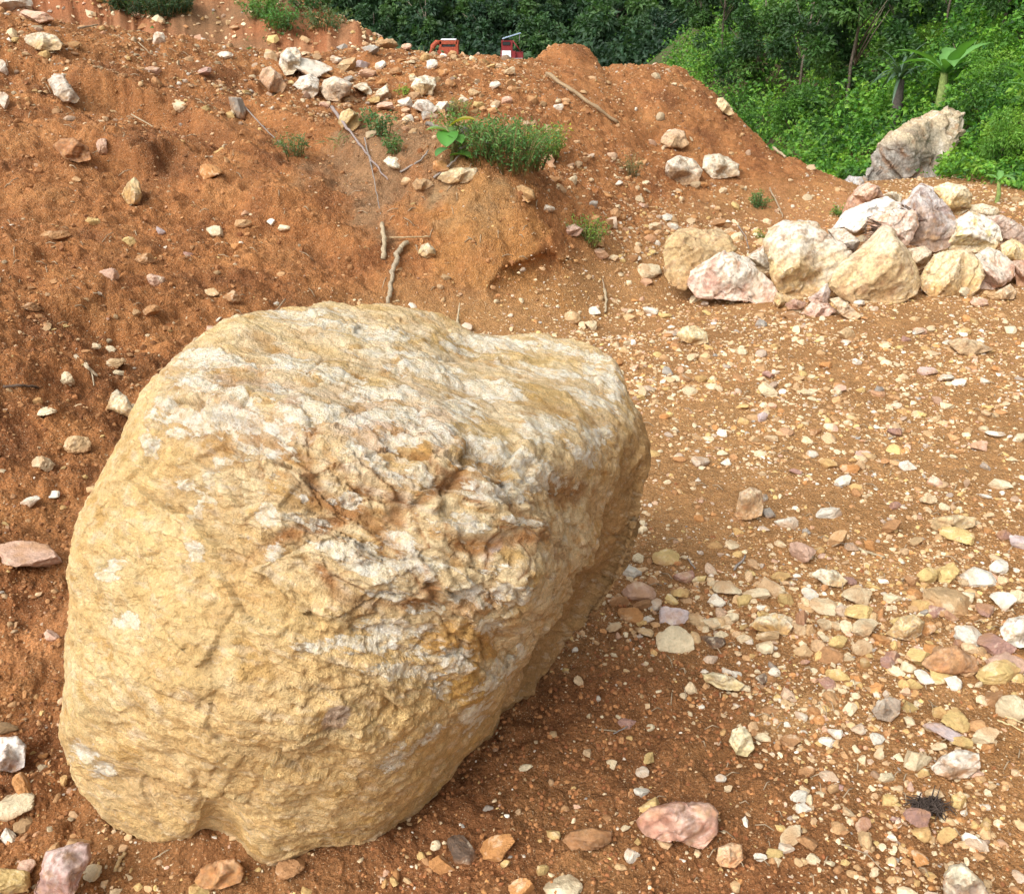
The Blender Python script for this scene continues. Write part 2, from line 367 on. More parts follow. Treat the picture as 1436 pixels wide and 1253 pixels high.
# hollow scraped beside the boulder
disp -= .035*np.exp(-(((gx-.55)/.3)**2+((gy-2.0)/.35)**2))
disp = disp*(1-far)+far*(fbm(pl*.4, 4, 77)*.25+(ridged(np.stack([gx*1.6+gy*.5, gy*.35, gz*.4], 1)+fbm(pl*1.2, 3, 78)[:, None]*.3, 4, 79)-.5)*.35*(gx < 2)+fbm(pl*3, 4, 80)*.14*(gx < 2))*(gy < 70)
gz2 = gz+disp
gyd = gy.copy(); gxd = gx.copy()
# the cave: push the foot of the bank inwards under its lip
cc = at_y(745, 405, 5.22)
rr = ((gx-cc[0])/.25)**2+((gz2-.15-.03*np.sin(gx*9))/.10)**2+.6*fbm(np.stack([gx*6, gz2*7, gy*0], 1), 3, 66)
m = (gy > 4.9)*(gy < 6.2)
cave = np.clip(1-rr, 0, 1)*m
gyd += .11*np.sqrt(cave)*(cave > 0)
gz2 -= .02*cave
# soil colours (albedo)
n_a = fbm(pl*.9, 4, 91); n_b = fbm(pl*3.1, 4, 92); n_c = fbm(pl*11, 4, 93)
def lc(a, b, k): return a*(1-k[:, None])+b*k[:, None]
A = np.array
col = np.tile(A([.41, .215, .086]), (len(gx), 1))
col = lc(col, A([.33, .16, .06]), np.clip(.5+n_a*1.1, 0, 1)*.7)
col = lc(col, A([.48, .26, .108]), sstep(.1, .6, n_b)*.6)
redc = lc(np.tile(A([.355, .148, .054]), (len(gx), 1)), A([.225, .088, .034]), sstep(-.05, .5, n_b+.4*n_a))
redc = lc(redc, A([.44, .20, .075]), sstep(.05, .5, -n_b+.4*n_c)*.7)
col = lc(col, redc, np.clip(red*1.0+.12*n_b*red, 0, 1))
damp_shade = np.clip(near_b*1.1*(.75+.6*n_b), 0, 1)
col = lc(col, A([.22, .085, .034]), damp_shade*.85)  # dug dark soil, with the boulder's shadow put into the same colour
def blot(u, v, ru, rv, c, k, y=None, seed=1):
    """an earth stain of its own colour, given on the ground"""
    global col
    if y is None: d = ray(u, v); y = d[1]*(-CAMZ/d[2])
    p = at_y(u, v, y); s = y*ru/F/ray(u, v)[1]*1.0; 
    sy = rv
    r2 = ((gx-p[0])/s)**2+((gy-p[1])/sy)**2
    col = lc(col, A(c), np.clip((1.2-np.sqrt(r2)+.9*fbm(pl*5, 3, seed))*1.6, 0, 1)*k)
blot(670, 300, 60, .22, (.30, .22, .12), .7, 5.58, 5)       # grey weathered patch of the bank
blot(690, 350, 110, .35, (.42, .20, .065), .7, 5.45, 6)
blot(560, 220, 110, .6, (.25, .17, .10), .6, 6.1, 7)
blot(1110, 1000, 70, .10, (.46, .26, .11), .8, None, 8)
blot(1150, 610, 330, .45, (.42, .23, .095), .5, None, 9)
blot(60, 930, 60, .12, (.55, .25, .10), .7, None, 10)
blot(1250, 330, 260, 1.2, (.44, .20, .085), .6, None, 11)
veg = sstep(.15, .9, gx-HX0(gy))
col = lc(col, A([.075, .06, .03]), np.clip(veg, 0, 1)); 
lefth = far*(gx < 1.3)*(gy < 40)
lfc = lc(np.tile(A([.33, .12, .05]), (len(gx), 1)), A([.24, .13, .065]), sstep(-.2, .35, n_a)); lfc = lc(lfc, A([.44, .22, .11]), sstep(.1, .5, n_b)*.7); col = lc(col, lfc, lefth*1.0)
col = lc(col, A([.08, .09, .035]), sstep(35, 50, gy))
grit = np.clip(.25+.35*fbm(pl*2.2, 3, 55)+.35*(1-red)-.45*near_b+.25*mound*sstep(.35, .9, gz), 0, 1)*(1-veg)
nr, nc = GX.shape
ii = np.arange(nr*nc).reshape(nr, nc)
quads = np.stack([ii[:-1, :-1], ii[:-1, 1:], ii[1:, 1:], ii[1:, :-1]], -1).reshape(-1, 4)
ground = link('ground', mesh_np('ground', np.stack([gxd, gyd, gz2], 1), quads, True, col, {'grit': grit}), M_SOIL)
tag(ground, kind='structure')
ZG = gz2.reshape(nr, nc)
def H(x, y):
    x = np.asarray(x, float); y = np.asarray(y, float)
    j = np.clip(np.interp(y, ys, np.arange(nr)), 0, nr-1.001); i = np.clip(np.interp(x/WY(y), cs, np.arange(nc)), 0, nc-1.001)
    j0 = j.astype(int); i0 = i.astype(int); fj = j-j0; fi = i-i0
    return (ZG[j0, i0]*(1-fi)*(1-fj)+ZG[j0, i0+1]*fi*(1-fj)+ZG[j0+1, i0]*(1-fi)*fj+ZG[j0+1, i0+1]*fi*fj)
REDG = red.reshape(nr, nc)
def hit(u, v, ymax=60):
    d = ray(u, v); y = np.geomspace(.8, ymax, 1500); x = d[0]/d[1]*y; z = CAMZ+d[2]/d[1]*y
    s = z-H(x, y); k = np.argmax(s < 0)
    if s[k] >= 0: k = len(y)-1
    if k == 0: return np.array([x[0], y[0], z[0]])
    t = s[k-1]/(s[k-1]-s[k]) if s[k-1] != s[k] else 0
    yy = y[k-1]+(y[k]-y[k-1])*t
    yy = min(max(yy, y[k-1]), y[k])
    return np.array([d[0]/d[1]*yy, yy, CAMZ+d[2]/d[1]*yy])
# ------------------------------------------------------------------ solids with a given outline
def poly_polar(poly, c=None, straight=False):
    P = np.array(poly, float); n = len(P)
    out = []
    for i in range(n):                                  # Catmull-Rom resampling
        p0, p1, p2, p3 = P[i-1], P[i], P[(i+1) % n], P[(i+2) % n]
        for t in np.linspace(0, 1, 6, endpoint=False):
            if straight: out.append(p1+(p2-p1)*t); continue
            out.append(.5*((2*p1)+(-p0+p2)*t+(2*p0-5*p1+4*p2-p3)*t*t+(-p0+3*p1-3*p2+p3)*t**3))
    Q = np.array(out); c = Q.mean(0) if c is None else np.array(c, float)
    d = Q-c; th = np.arctan2(d[:, 1], d[:, 0]); r = np.hypot(d[:, 0], d[:, 1]); o = np.argsort(th)
    th, r = th[o], r[o]
    th = np.concatenate([th-2*np.pi, th, th+2*np.pi]); r = np.concatenate([r, r, r])
    return c, (lambda a: np.interp(a, th, r))
def disc_grid(n):
    """square grid mapped on the unit disc: returns radius, angle, quads and the boundary loop"""
    g = np.linspace(-1, 1, n); Y, X = np.meshgrid(g, g, indexing='ij'); x = X.ravel(); y = Y.ravel()
    m = np.abs(x) > np.abs(y); r = np.where(m, x, y)
    with np.errstate(divide='ignore', invalid='ignore'):
        ph = np.where(m, np.pi/4*y/np.where(x == 0, 1, x), np.pi/2-np.pi/4*x/np.where(y == 0, 1, y))
    px = r*np.cos(ph); py = r*np.sin(ph)
    rad = np.minimum(np.hypot(px, py), 1); th = np.arctan2(py, px)
    ii = np.arange(n*n).reshape(n, n)
    q = np.stack([ii[:-1, :-1], ii[:-1, 1:], ii[1:, 1:], ii[1:, :-1]], -1).reshape(-1, 4)
    loop = np.concatenate([ii[0, :-1], ii[:-1, -1], ii[-1, ::-1][:-1], ii[::-1, 0][:-1]])
    return rad, th, q, loop
def vnormals(V, Q):
    a = V[Q[:, 2]]-V[Q[:, 0]]; b = V[Q[:, 3]]-V[Q[:, 1]]; fn = np.cross(a, b); N = np.zeros_like(V)
    for k in range(4): 
        for ax in range(3): N[:, ax] += np.bincount(Q[:, k], fn[:, ax], len(V))
    return N/np.maximum(np.linalg.norm(N, axis=1, keepdims=True), 1e-12)
def outline_solid(poly, n, rim, front, back, nback=24, c=None, pw=5., straight=False):
    """rim(u,v) depth of the outline, front(u,v,s) depth of the seen face, back(s) extra depth behind"""
    c, Rf = poly_polar(poly, c, straight); rad, th, q, loop = disc_grid(n)
    s = np.sin(rad*np.pi/2); rr = Rf(th)*s; u = c[0]+rr*np.cos(th); v = c[1]+rr*np.sin(th)
    ru = c[0]+Rf(th)*np.cos(th); rv = c[1]+Rf(th)*np.sin(th); rz = rim(ru, rv)
    g = np.sqrt(np.clip(1-s**pw, 0, 1)); fz = front(c[0]+.94*(u-c[0]), c[1]+.94*(v-c[1]), s)
    z = rz+(fz-rz)*g; V = at_zc(u, v, z)
    lt = th[loop]; lr = Rf(lt); lz = rz[loop]; m = len(loop); Vb = []; cz = rz.mean()
    for k in range(1, nback+1):
        t = math.cos(k/nback*math.pi/2)
        zz = (cz+(lz-cz)*t)+back*math.sqrt(max(0, 1-t*t)); kk = (cz+(lz-cz)*t)/zz
        Vb.append(at_zc(c[0]+(CX-c[0])*0+lr*t*np.cos(lt)*kk, c[1]+lr*t*np.sin(lt)*kk, zz))
    rings = [loop]+[len(V)+k*m+np.arange(m) for k in range(nback)]
    qs = [q]
    for k in range(nback):
        a, b = rings[k], rings[k+1]; qs.append(np.stack([a, b, np.roll(b, -1), np.roll(a, -1)], -1))
    V = np.concatenate([V]+Vb); Q = np.concatenate(qs)
    nf = n*n
    N = vnormals(V, Q); cen = V.mean(0)
    if ((V-cen)*N).sum() < 0: Q = Q[:, ::-1]; N = -N
    return V, Q, N, nf

BP = [(500,427),(545,430),(590,442),(640,458),(665,468),(700,470),(740,467),(790,471),(830,482),(858,500),(875,530),(885,560),(900,590),(908,615),(910,640),(903,665),(893,700),
      (888,745),(875,790),(850,832),(820,877),(790,917),(765,950),(735,987),(700,1024),(668,1049),(645,1072),(620,1105),(590,1135),(560,1158),(530,1178),(500,1183),(465,1184),(430,1190),(400,1203),(375,1206),(350,1190),(325,1176),
      (303,1167),(280,1169),(260,1183),(225,1187),(190,1178),(160,1160),(135,1130),(110,1090),(103,1060),(88,1035),(86,1010),(90,960),(97,915),(102,870),(97,820),(95,780),(108,735),(128,690),(150,645),
      (170,610),(187,575),(205,545),(235,510),(262,490),(300,465),(330,448),(370,436),(410,430),(450,427)]
rimpts = A([(850,480,2.44),(905,620,2.34),(888,745,2.33),(850,830,2.36),(790,915,2.36),(735,985,2.36),(690,1035,2.27),(650,1070,2.14),(600,1125,2.05),(530,1178,1.95),(430,1190,1.92),(375,1206,1.92),(300,1160,1.96),(225,1187,1.93),(135,1130,1.97),
            (86,1010,1.90),(95,780,1.86),(150,645,1.88),(235,510,1.96),(330,448,2.10),(500,427,2.27),(665,468,2.42),(760,468,2.48)])
inpts = A([(430,580,1.66),(250,530,1.76),(620,600,1.75),(760,612,1.86),(850,600,2.06),(400,800,1.55),(250,700,1.65),(200,900,1.63),(150,850,1.68),(400,1000,1.58),(600,800,1.61),(700,750,1.70),(775,700,1.82),
           (700,905,1.76),(600,950,1.67),(775,800,1.82),(757,850,1.80),(735,910,1.80),(712,960,1.82),(680,1010,1.88),(806,820,2.16),(788,868,2.20),(765,930,2.24),(742,972,2.24),(712,1012,2.20),(500,1100,1.74),(300,1100,1.72),(180,1080,1.76),(830,740,2.13),(560,500,2.02),(400,500,1.90),(720,530,2.17),(300,600,1.66),(500,700,1.59),
           (340,560,1.72),(500,540,1.84),(650,560,1.93),(800,560,2.16),(450,470,2.02),(640,500,2.17),(580,1090,1.84),(840,700,2.14)])
fr = tps_fit(rimpts[:, :2]/400, rimpts[:, 2], 1e-4); fi_ = tps_fit(inpts[:, :2]/400, inpts[:, 2], 2e-4)
NB_ = 500
V, Q, N, nf = outline_solid(BP, NB_, lambda u, v: tps_eval(fr, np.stack([u, v], 1)/400), lambda u, v, s: tps_eval(fi_, np.stack([u, v], 1)/400), .28, 26, (470, 810), 5.0)
U_, V_ = project(V)
# layering direction: runs down to the right across the face
ld = at_zc(700, 700, 1.7)-at_zc(400, 590, 1.7); ld /= np.linalg.norm(ld)
nn = np.cross(ld, A([0, -.8, .5])); nn /= np.linalg.norm(nn); tt = np.cross(ld, nn)
L = np.stack([V@ld, V@nn, V@tt], 1)
def ell(u, v, ru, rv, ang=0, soft=.5):
    a = R(ang); du = U_-u; dv = V_-v; x = (du*math.cos(a)+dv*math.sin(a))/ru; y = (-du*math.sin(a)+dv*math.cos(a))/rv
    return sstep(1+soft, 1-soft, np.sqrt(x*x+y*y))
wob = fbm(V*7, 4, 5); wob2 = fbm(V*22, 3, 6)
# how broken the surface is (1 chunky quartz, 0 smooth clay skin)
chunk = np.clip(ell(590, 700, 290, 150, 20, .6)+.8*ell(360, 570, 140, 70, 20)+.45*ell(650, 520, 260, 80, 5)+.5*ell(720, 850, 120, 120)+.25, 0, 1)
clay = np.clip(1-chunk+.5*wob, 0, 1)
LW = L+np.stack([fbm(L*6, 3, 11), fbm(L*6, 3, 12), fbm(L*6, 3, 13)], 1)*.022
LW = LW+np.stack([fbm(L*26, 2, 14), fbm(L*26, 2, 15), fbm(L*26, 2, 16)], 1)*.005
def facets(S, seed, tilt):
    f1, f2, idd, vv = voronoi(LW*S, seed); a = _u(idd)-.5; b = _u(idd*np.uint32(31)+np.uint32(5))-.5; c = _u(idd*np.uint32(77)+np.uint32(9))-.5; d = _u(idd*np.uint32(113)+np.uint32(3))
    return (a*.9+(vv[:, 0]*b+vv[:, 1]*c*1.6+vv[:, 2]*(d-.5))*tilt), f2-f1, d
F_A, e_a, id_a = facets(A([4.2, 8.5, 6.0]), 61, 1.5)
F_B, e_b, id_b = facets(A([10, 21, 14]), 62, 1.5)
F_C, e_c, id_c = facets(A([26, 50, 34]), 63, 1.3)
vd = V-A([0, 0, CAMZ]); vd /= np.linalg.norm(vd, axis=1, keepdims=True)
fs = sstep(.22, .7, np.abs((N*vd).sum(1)))*.93+.07              # keep the finest steps where the mesh is fine enough
D = fbm(V*3.2, 3, 2)*.022+fbm(V*9, 4, 3)*.010
D += F_A*.018*(.3+.7*chunk)*(.15+.85*fs)+F_B*.0095*(.3+.8*chunk)*fs+F_C*.0062*(.4+.8*chunk)*fs
D += (ridged(L*A([5, 17, 9])+wob[:, None]*.5, 4, 31)-.5)*.006*(.2+.8*fs)
D += (ridged(L*A([22, 60, 30])+wob2[:, None]*.4, 3, 33)-.5)*.0025*(.4+.6*chunk)*fs
D -= (np.exp(-e_b/.05)*.004+np.exp(-e_a/.03)*.007)*chunk
D += (fbm(V*55, 3, 44)*.0045+fbm(V*130, 2, 45)*.0018)*(.3+.7*fs)
D -= (sstep(.35, .62, fbm(V*17, 3, 48)))*.009*(1-.6*chunk); D += sstep(.3, .5, fbm(V*12, 4, 49)-.2)*.006
f1, f2, idd, vv = voronoi(V*60, 46); D += np.clip(.6-f1, 0, 1)*.004*clay
def groove(pts, depth, width, lift=0.):
    best = np.full(len(V), 1e3); P = np.array(pts, float); sd = np.zeros(len(V))
    for i in range(len(P)-1):
        a, b = P[i], P[i+1]; ab = b-a; t = np.clip(((U_-a[0])*ab[0]+(V_-a[1])*ab[1])/(ab@ab), 0, 1)
        dx = U_-a[0]-t*ab[0]; dy = V_-a[1]-t*ab[1]; d = np.hypot(dx, dy); m = d < best
        sd = np.where(m, np.sign(ab[0]*dy-ab[1]*dx), sd); best = np.where(m, d, best)
    best = np.abs(best*sd+wob2*9+wob*7); front_ = (np.arange(len(V)) < nf)
    return np.exp(-(best/width)**2)*front_, (-depth*np.exp(-(best/width)**2)+lift*sstep(0, width*3, best*1.)*(sd < 0)*np.exp(-(best/(width*6))**2))*front_
CR = []
for pts, dp, wd, lf in (
    ([(425,640),(445,700),(480,715),(520,735),(560,730)], .016, 9, .012), ([(520,735),(560,775),(590,800),(608,830)], .014, 8, .008),
    ([(480,720),(500,690),(530,690),(560,730)], .008, 8, 0), ([(330,790),(380,760),(430,740),(480,735)], .012, 8, .01),
    ([(560,720),(600,690),(640,680),(700,705),(762,745)], .010, 7, .014), ([(640,762),(700,772),(755,755)], .014, 8, .012),
    ([(450,800),(480,830),(520,850),(560,845),(620,850),(690,830)], .012, 12, .010), ([(350,900),(420,890),(500,880),(580,880)], .006, 7, .004),
    ([(300,930),(320,830),(315,780)], .010, 10, .008), ([(300,540),(360,530),(420,560),(450,600)], .008, 8, .008),
    ([(250,610),(300,600),(360,610),(430,640)], .010, 12, .008), ([(570,600),(640,620),(700,640),(790,680)], .010, 9, .012),
    ([(360,470),(450,500),(560,520),(700,560),(850,590)], .006, 8, .006), ([(620,560),(700,555),(800,580)], .006, 6, .004),
    ([(150,1085),(190,1100),(240,1110),(290,1135),(330,1165)], .018, 14, .018), ([(190,1100),(195,1140),(215,1165)], .010, 9, 0),
    ([(330,1040),(360,1060),(440,1040),(470,1010)], .010, 12, .008), ([(355,1110),(365,1090),(380,1100)], .010, 7, 0), ([(250,960),(330,970),(400,950)], .010, 20, .008),
    ([(720,1010),(735,960),(770,910),(800,870),(830,820)], .030, 16, .02), ([(780,690),(830,700),(848,760),(860,820)], .014, 14, .01),
    ([(600,905),(640,915),(690,920)], .006, 4, 0), ([(615,940),(620,975),(660,990)], .005, 4, 0), ([(720,805),(735,800),(740,820)], .005, 3, 0), ([(715,775),(712,795),(735,812)], .005, 3, 0)):
    g, d = groove(pts, dp, wd, lf); D += d*.38; CR.append(g*min(1, dp/.012))
crack = np.clip(np.sum(CR, 0), 0, 1)
# named blocks that stand proud of the face
for u, v, ru, rv, an, h in ((650,725,62,30,10,.022),(735,745,30,24,20,.022),(740,640,58,22,28,.016),(500,780,70,38,15,.018),(610,790,60,30,25,.012),(700,690,60,25,10,.010),(310,560,75,26,18,.014),
                            (290,500,40,22,10,.010),(430,470,120,22,5,.008),(560,710,60,28,-15,.012),(690,900,50,45,0,.014),(780,650,60,24,35,.014),(220,660,70,50,-40,.012),(390,720,22,8,0,.010),(270,680,20,10,20,.008),
                            (650,600,60,25,20,.012),(400,850,90,45,20,.010),(200,820,70,90,0,.014),(330,1000,120,60,10,.016),(520,1010,110,60,-20,.014),(180,980,70,80,0,.012)):
    D += ell(u, v, ru, rv, an, .2)*h*.55*(.25+.75*fs)*(np.arange(len(V)) < nf)
front_m = np.arange(len(V)) < nf
# broad break faces and chipped rim
f1, f2, idd, vv = voronoi(V*4.6+np.stack([fbm(V*5, 2, 151), fbm(V*5, 2, 152), fbm(V*5, 2, 153)], 1)*.25, 154)
D += .007*(_u(idd)-.5)*(.08+.92*fs)+(vv[:, 0]*(_u(idd*np.uint32(31))-.5)+vv[:, 1]*(_u(idd*np.uint32(57))-.5)+vv[:, 2]*(_u(idd*np.uint32(91))-.5))*.034*(.08+.92*fs)
D += fbm(V*16, 4, 155)*.006+fbm(V*34, 3, 156)*.003
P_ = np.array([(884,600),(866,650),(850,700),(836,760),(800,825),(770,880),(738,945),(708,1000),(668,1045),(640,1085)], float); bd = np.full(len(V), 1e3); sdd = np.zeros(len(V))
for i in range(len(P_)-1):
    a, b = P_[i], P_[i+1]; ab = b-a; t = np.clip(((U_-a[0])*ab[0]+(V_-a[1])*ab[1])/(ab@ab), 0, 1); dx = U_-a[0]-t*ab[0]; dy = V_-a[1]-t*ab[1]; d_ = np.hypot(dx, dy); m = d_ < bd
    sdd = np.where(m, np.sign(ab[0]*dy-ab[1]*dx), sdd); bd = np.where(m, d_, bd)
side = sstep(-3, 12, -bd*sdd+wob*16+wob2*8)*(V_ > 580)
radv = np.ones(len(V)); radv[:nf] = disc_grid(NB_)[0]
D -= .03*side*sstep(600, 760, V_)*(1-sstep(.84, .97, radv))*front_m
edge = np.ones(len(V)); rad_, th_, _, _ = disc_grid(NB_); edge[:nf] = 1-.1*sstep(.95, 1, rad_)
VB = V+N*(D*edge)[:, None]
# colours of clay skin, stone and quartz
n0 = fbm(V*4, 4, 101); n1 = fbm(V*13, 4, 102); nl = fbm(L*A([7, 30, 14]), 4, 103)
cb = np.tile(A([.77, .56, .255]), (len(V), 1))
cb = lc(cb, A([.80, .65, .35]), sstep(-.2, .5, n0+.3*nl))                                # pale olive cream
cb = lc(cb, A([.82, .59, .27]), np.clip(ell(420, 1080, 380, 150, -10, .5)*.75+.2*n1, 0, 1))
cb = lc(cb, A([.52, .33, .13]), np.clip(ell(830, 800, 110, 220, 12, .5)*.9+ell(600, 1080, 180, 60, -40)*.6, 0, 1))  # ochre of the right flank, darkened further for its shade
cb = lc(cb, A([.86, .72, .45]), np.clip(chunk*1.1-.15+.8*nl, 0, 1)*.8)
cb = lc(cb, A([.86, .75, .54]), np.clip(ell(600, 510, 330, 85, 8, .5)*(.35+1.1*nl), 0, 1)*.9)
cb = lc(cb, A([.62, .40, .14]), np.clip(sstep(.12, .42, nl*.6-n1*.6+.15*n0), 0, 1)*.85)   # yellow ochre streaks
cb = lc(cb, A([.78, .60, .48]), np.clip(ell(360, 555, 110, 45, 20)*.6+ell(560, 590, 120, 50, 10)*.45+ell(480, 620, 120, 50)*.3, 0, 1)*sstep(-.3, .3, n1))
def wp(u, v, ru, rv, an=0, k=1., c=(.86, .84, .79), rag=.65):
    global cb
    a = R(an); du = U_-u; dv = V_-v; x = (du*math.cos(a)+dv*math.sin(a))/ru; y = (-du*math.sin(a)+dv*math.cos(a))/rv
    r = np.sqrt(x*x+y*y)+rag*n1*1.1+rag*wob2*1.2; cb = lc(cb, A(c), sstep(1.15, .85, r)*k*front_m)
W = [(285,503,32,12,0),(262,530,22,12,-35),(300,550,55,9,20),(335,560,26,9,28),(395,545,18,10,10),(440,575,50,9,35),(280,585,45,14,0),(350,590,50,9,12),(250,600,20,10,-10),(470,590,30,9,30),
     (252,678,14,10,0),(270,690,18,5,40),(285,668,6,18,20),(266,715,4,14,0),(272,775,12,12,0),(372,722,14,14,0),(400,724,22,6,5),(380,775,12,12,0),(425,698,7,7,0),(465,700,12,6,20),
     (540,665,22,7,12),(590,670,25,10,30),(640,570,30,14,5),(600,612,40,14,10),(540,590,60,12,-5),(615,615,12,12,0),(755,610,26,16,5),(700,630,50,12,20),(740,655,55,14,28),(710,690,28,16,0),(670,690,30,12,10),
     (750,682,14,10,30),(840,610,18,14,0),(740,733,22,8,18),(700,730,20,10,10),(520,795,34,14,20),(480,770,36,12,5),(515,830,14,10,0),(650,825,25,14,0),(700,822,10,12,20),(722,825,12,16,10),(690,800,18,8,0),(590,790,30,14,20),
     (625,915,22,12,0),(690,940,35,12,-40),(728,910,6,12,0),(655,990,28,9,-30),(610,960,14,12,0),(550,1060,22,10,-40),(490,700,14,9,0),(860,540,12,26,-20),(830,560,40,8,25),(700,480,60,8,3),(800,490,50,8,12),
     (430,440,50,6,0),(520,470,60,9,8),(400,500,18,12,0),(540,555,50,9,10),(450,515,60,10,20),(330,640,14,6,0),(550,880,40,14,0),(180,870,14,10,0),(120,1050,20,14,40),(145,1080,16,10,30),(520,900,40,10,0),(560,935,40,10,0)]
W += [(330,500,30,8,15),(600,520,50,7,10),(680,545,50,8,12),(770,590,30,10,12),(820,640,18,10,40),(660,665,30,9,25),(560,625,26,10,10),(505,640,30,9,25),(415,585,24,8,30),(350,620,30,8,15),(450,735,16,7,10),(560,760,24,9,20),(640,735,22,9,20),(600,850,24,8,0),
      (680,870,18,8,0),(560,500,60,5,8),(480,455,50,5,5),(650,490,50,5,4),(760,520,50,6,10),(830,525,20,8,50),(385,600,16,8,20),(235,560,12,16,30),(210,620,8,16,20),(300,640,12,6,0),(540,830,16,9,10),(575,905,20,8,0),(660,1010,18,7,-40),(590,1030,26,7,-40),(440,905,20,7,0),(160,800,9,14,10)]
qz = .22*chunk+.25*nl*chunk
for i, (u, v, ru, rv, an) in enumerate(W):
    a = R(an); du = U_-u; dv = V_-v; x = (du*math.cos(a)+dv*math.sin(a))/(ru*1.1); y = (-du*math.sin(a)+dv*math.cos(a))/(rv*1.1)
    qz = np.maximum(qz, np.clip(1.05-.5*np.sqrt(x*x+y*y), 0, .85 if i < 76 else .7)*(np.sqrt(x*x+y*y) < 2.1))
qz = qz*front_m
for u, v, ru, rv, an in ((470,520,70,10,20),(600,480,80,9,6),(720,500,80,9,6),(330,520,40,10,20),(560,640,50,20,0),(650,640,30,16,0),(670,600,40,18,10),(760,560,70,14,12)): wp(u, v, ru, rv, an, .6, (.62, .42, .14), .7)
for u, v, ru, rv, an, c in ((640,895,52,28,10,(.58,.33,.09)),(645,960,32,24,0,(.57,.34,.09)),(590,640,14,10,0,(.55,.32,.10)),(655,625,10,8,0,(.45,.30,.12)),(640,660,16,8,0,(.52,.28,.09)),
                          (435,610,10,14,0,(.50,.27,.11)),(800,690,26,20,0,(.42,.24,.11)),(470,1005,14,20,20,(.50,.40,.33)),(690,770,6,10,0,(.62,.58,.58)),(678,775,8,12,0,(.62,.58,.60))): wp(u, v, ru, rv, an, .85, c, .4)
cb = lc(cb, A([.56, .32, .11]), sstep(.14, .42, fbm(L*A([16, 44, 26]), 4, 131)+.25*n1)*.6*(.45+.75*chunk))
cb = lc(cb, A([.90, .82, .64]), sstep(.2, .5, fbm(L*A([20, 50, 30]), 4, 132)-.2*n1)*.6*(.3+.8*chunk))
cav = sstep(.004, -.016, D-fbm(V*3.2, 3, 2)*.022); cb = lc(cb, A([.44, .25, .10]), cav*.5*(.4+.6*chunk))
cb = lc(cb, A([.42, .19, .07]), np.clip(crack*1.3*ell(540, 740, 230, 120, 15, .5)*(.7+n1), 0, 1))
cb = lc(cb, A([.48, .30, .13]), np.clip(crack*.4*(.7+n1), 0, 1))
cb = lc(cb, A([.36, .17, .065]), np.clip(np.exp(-e_b/.06)*chunk*ell(560, 740, 300, 150, 15, .6)*1.0*(id_b > .35), 0, 1))
cb = lc(cb, A([.46, .25, .08]), np.clip(np.exp(-e_c/.06)*.35*(id_c > .5), 0, 1))
# undercut right flank: its shade put into a darker brown; mud splashed round the foot
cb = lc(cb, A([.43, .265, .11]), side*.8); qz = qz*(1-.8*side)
cb = lc(cb, A([.40, .20, .08]), sstep(.07, -.02, VB[:, 2]+.05*wob)*.7)
cb = cb*A([1.04, .985, .97])
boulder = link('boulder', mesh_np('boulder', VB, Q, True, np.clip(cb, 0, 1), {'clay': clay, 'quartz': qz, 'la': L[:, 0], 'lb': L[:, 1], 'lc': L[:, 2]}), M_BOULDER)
tag(boulder, 'huge cream and ochre boulder, by far the largest rock, standing in the foreground', 'boulder')
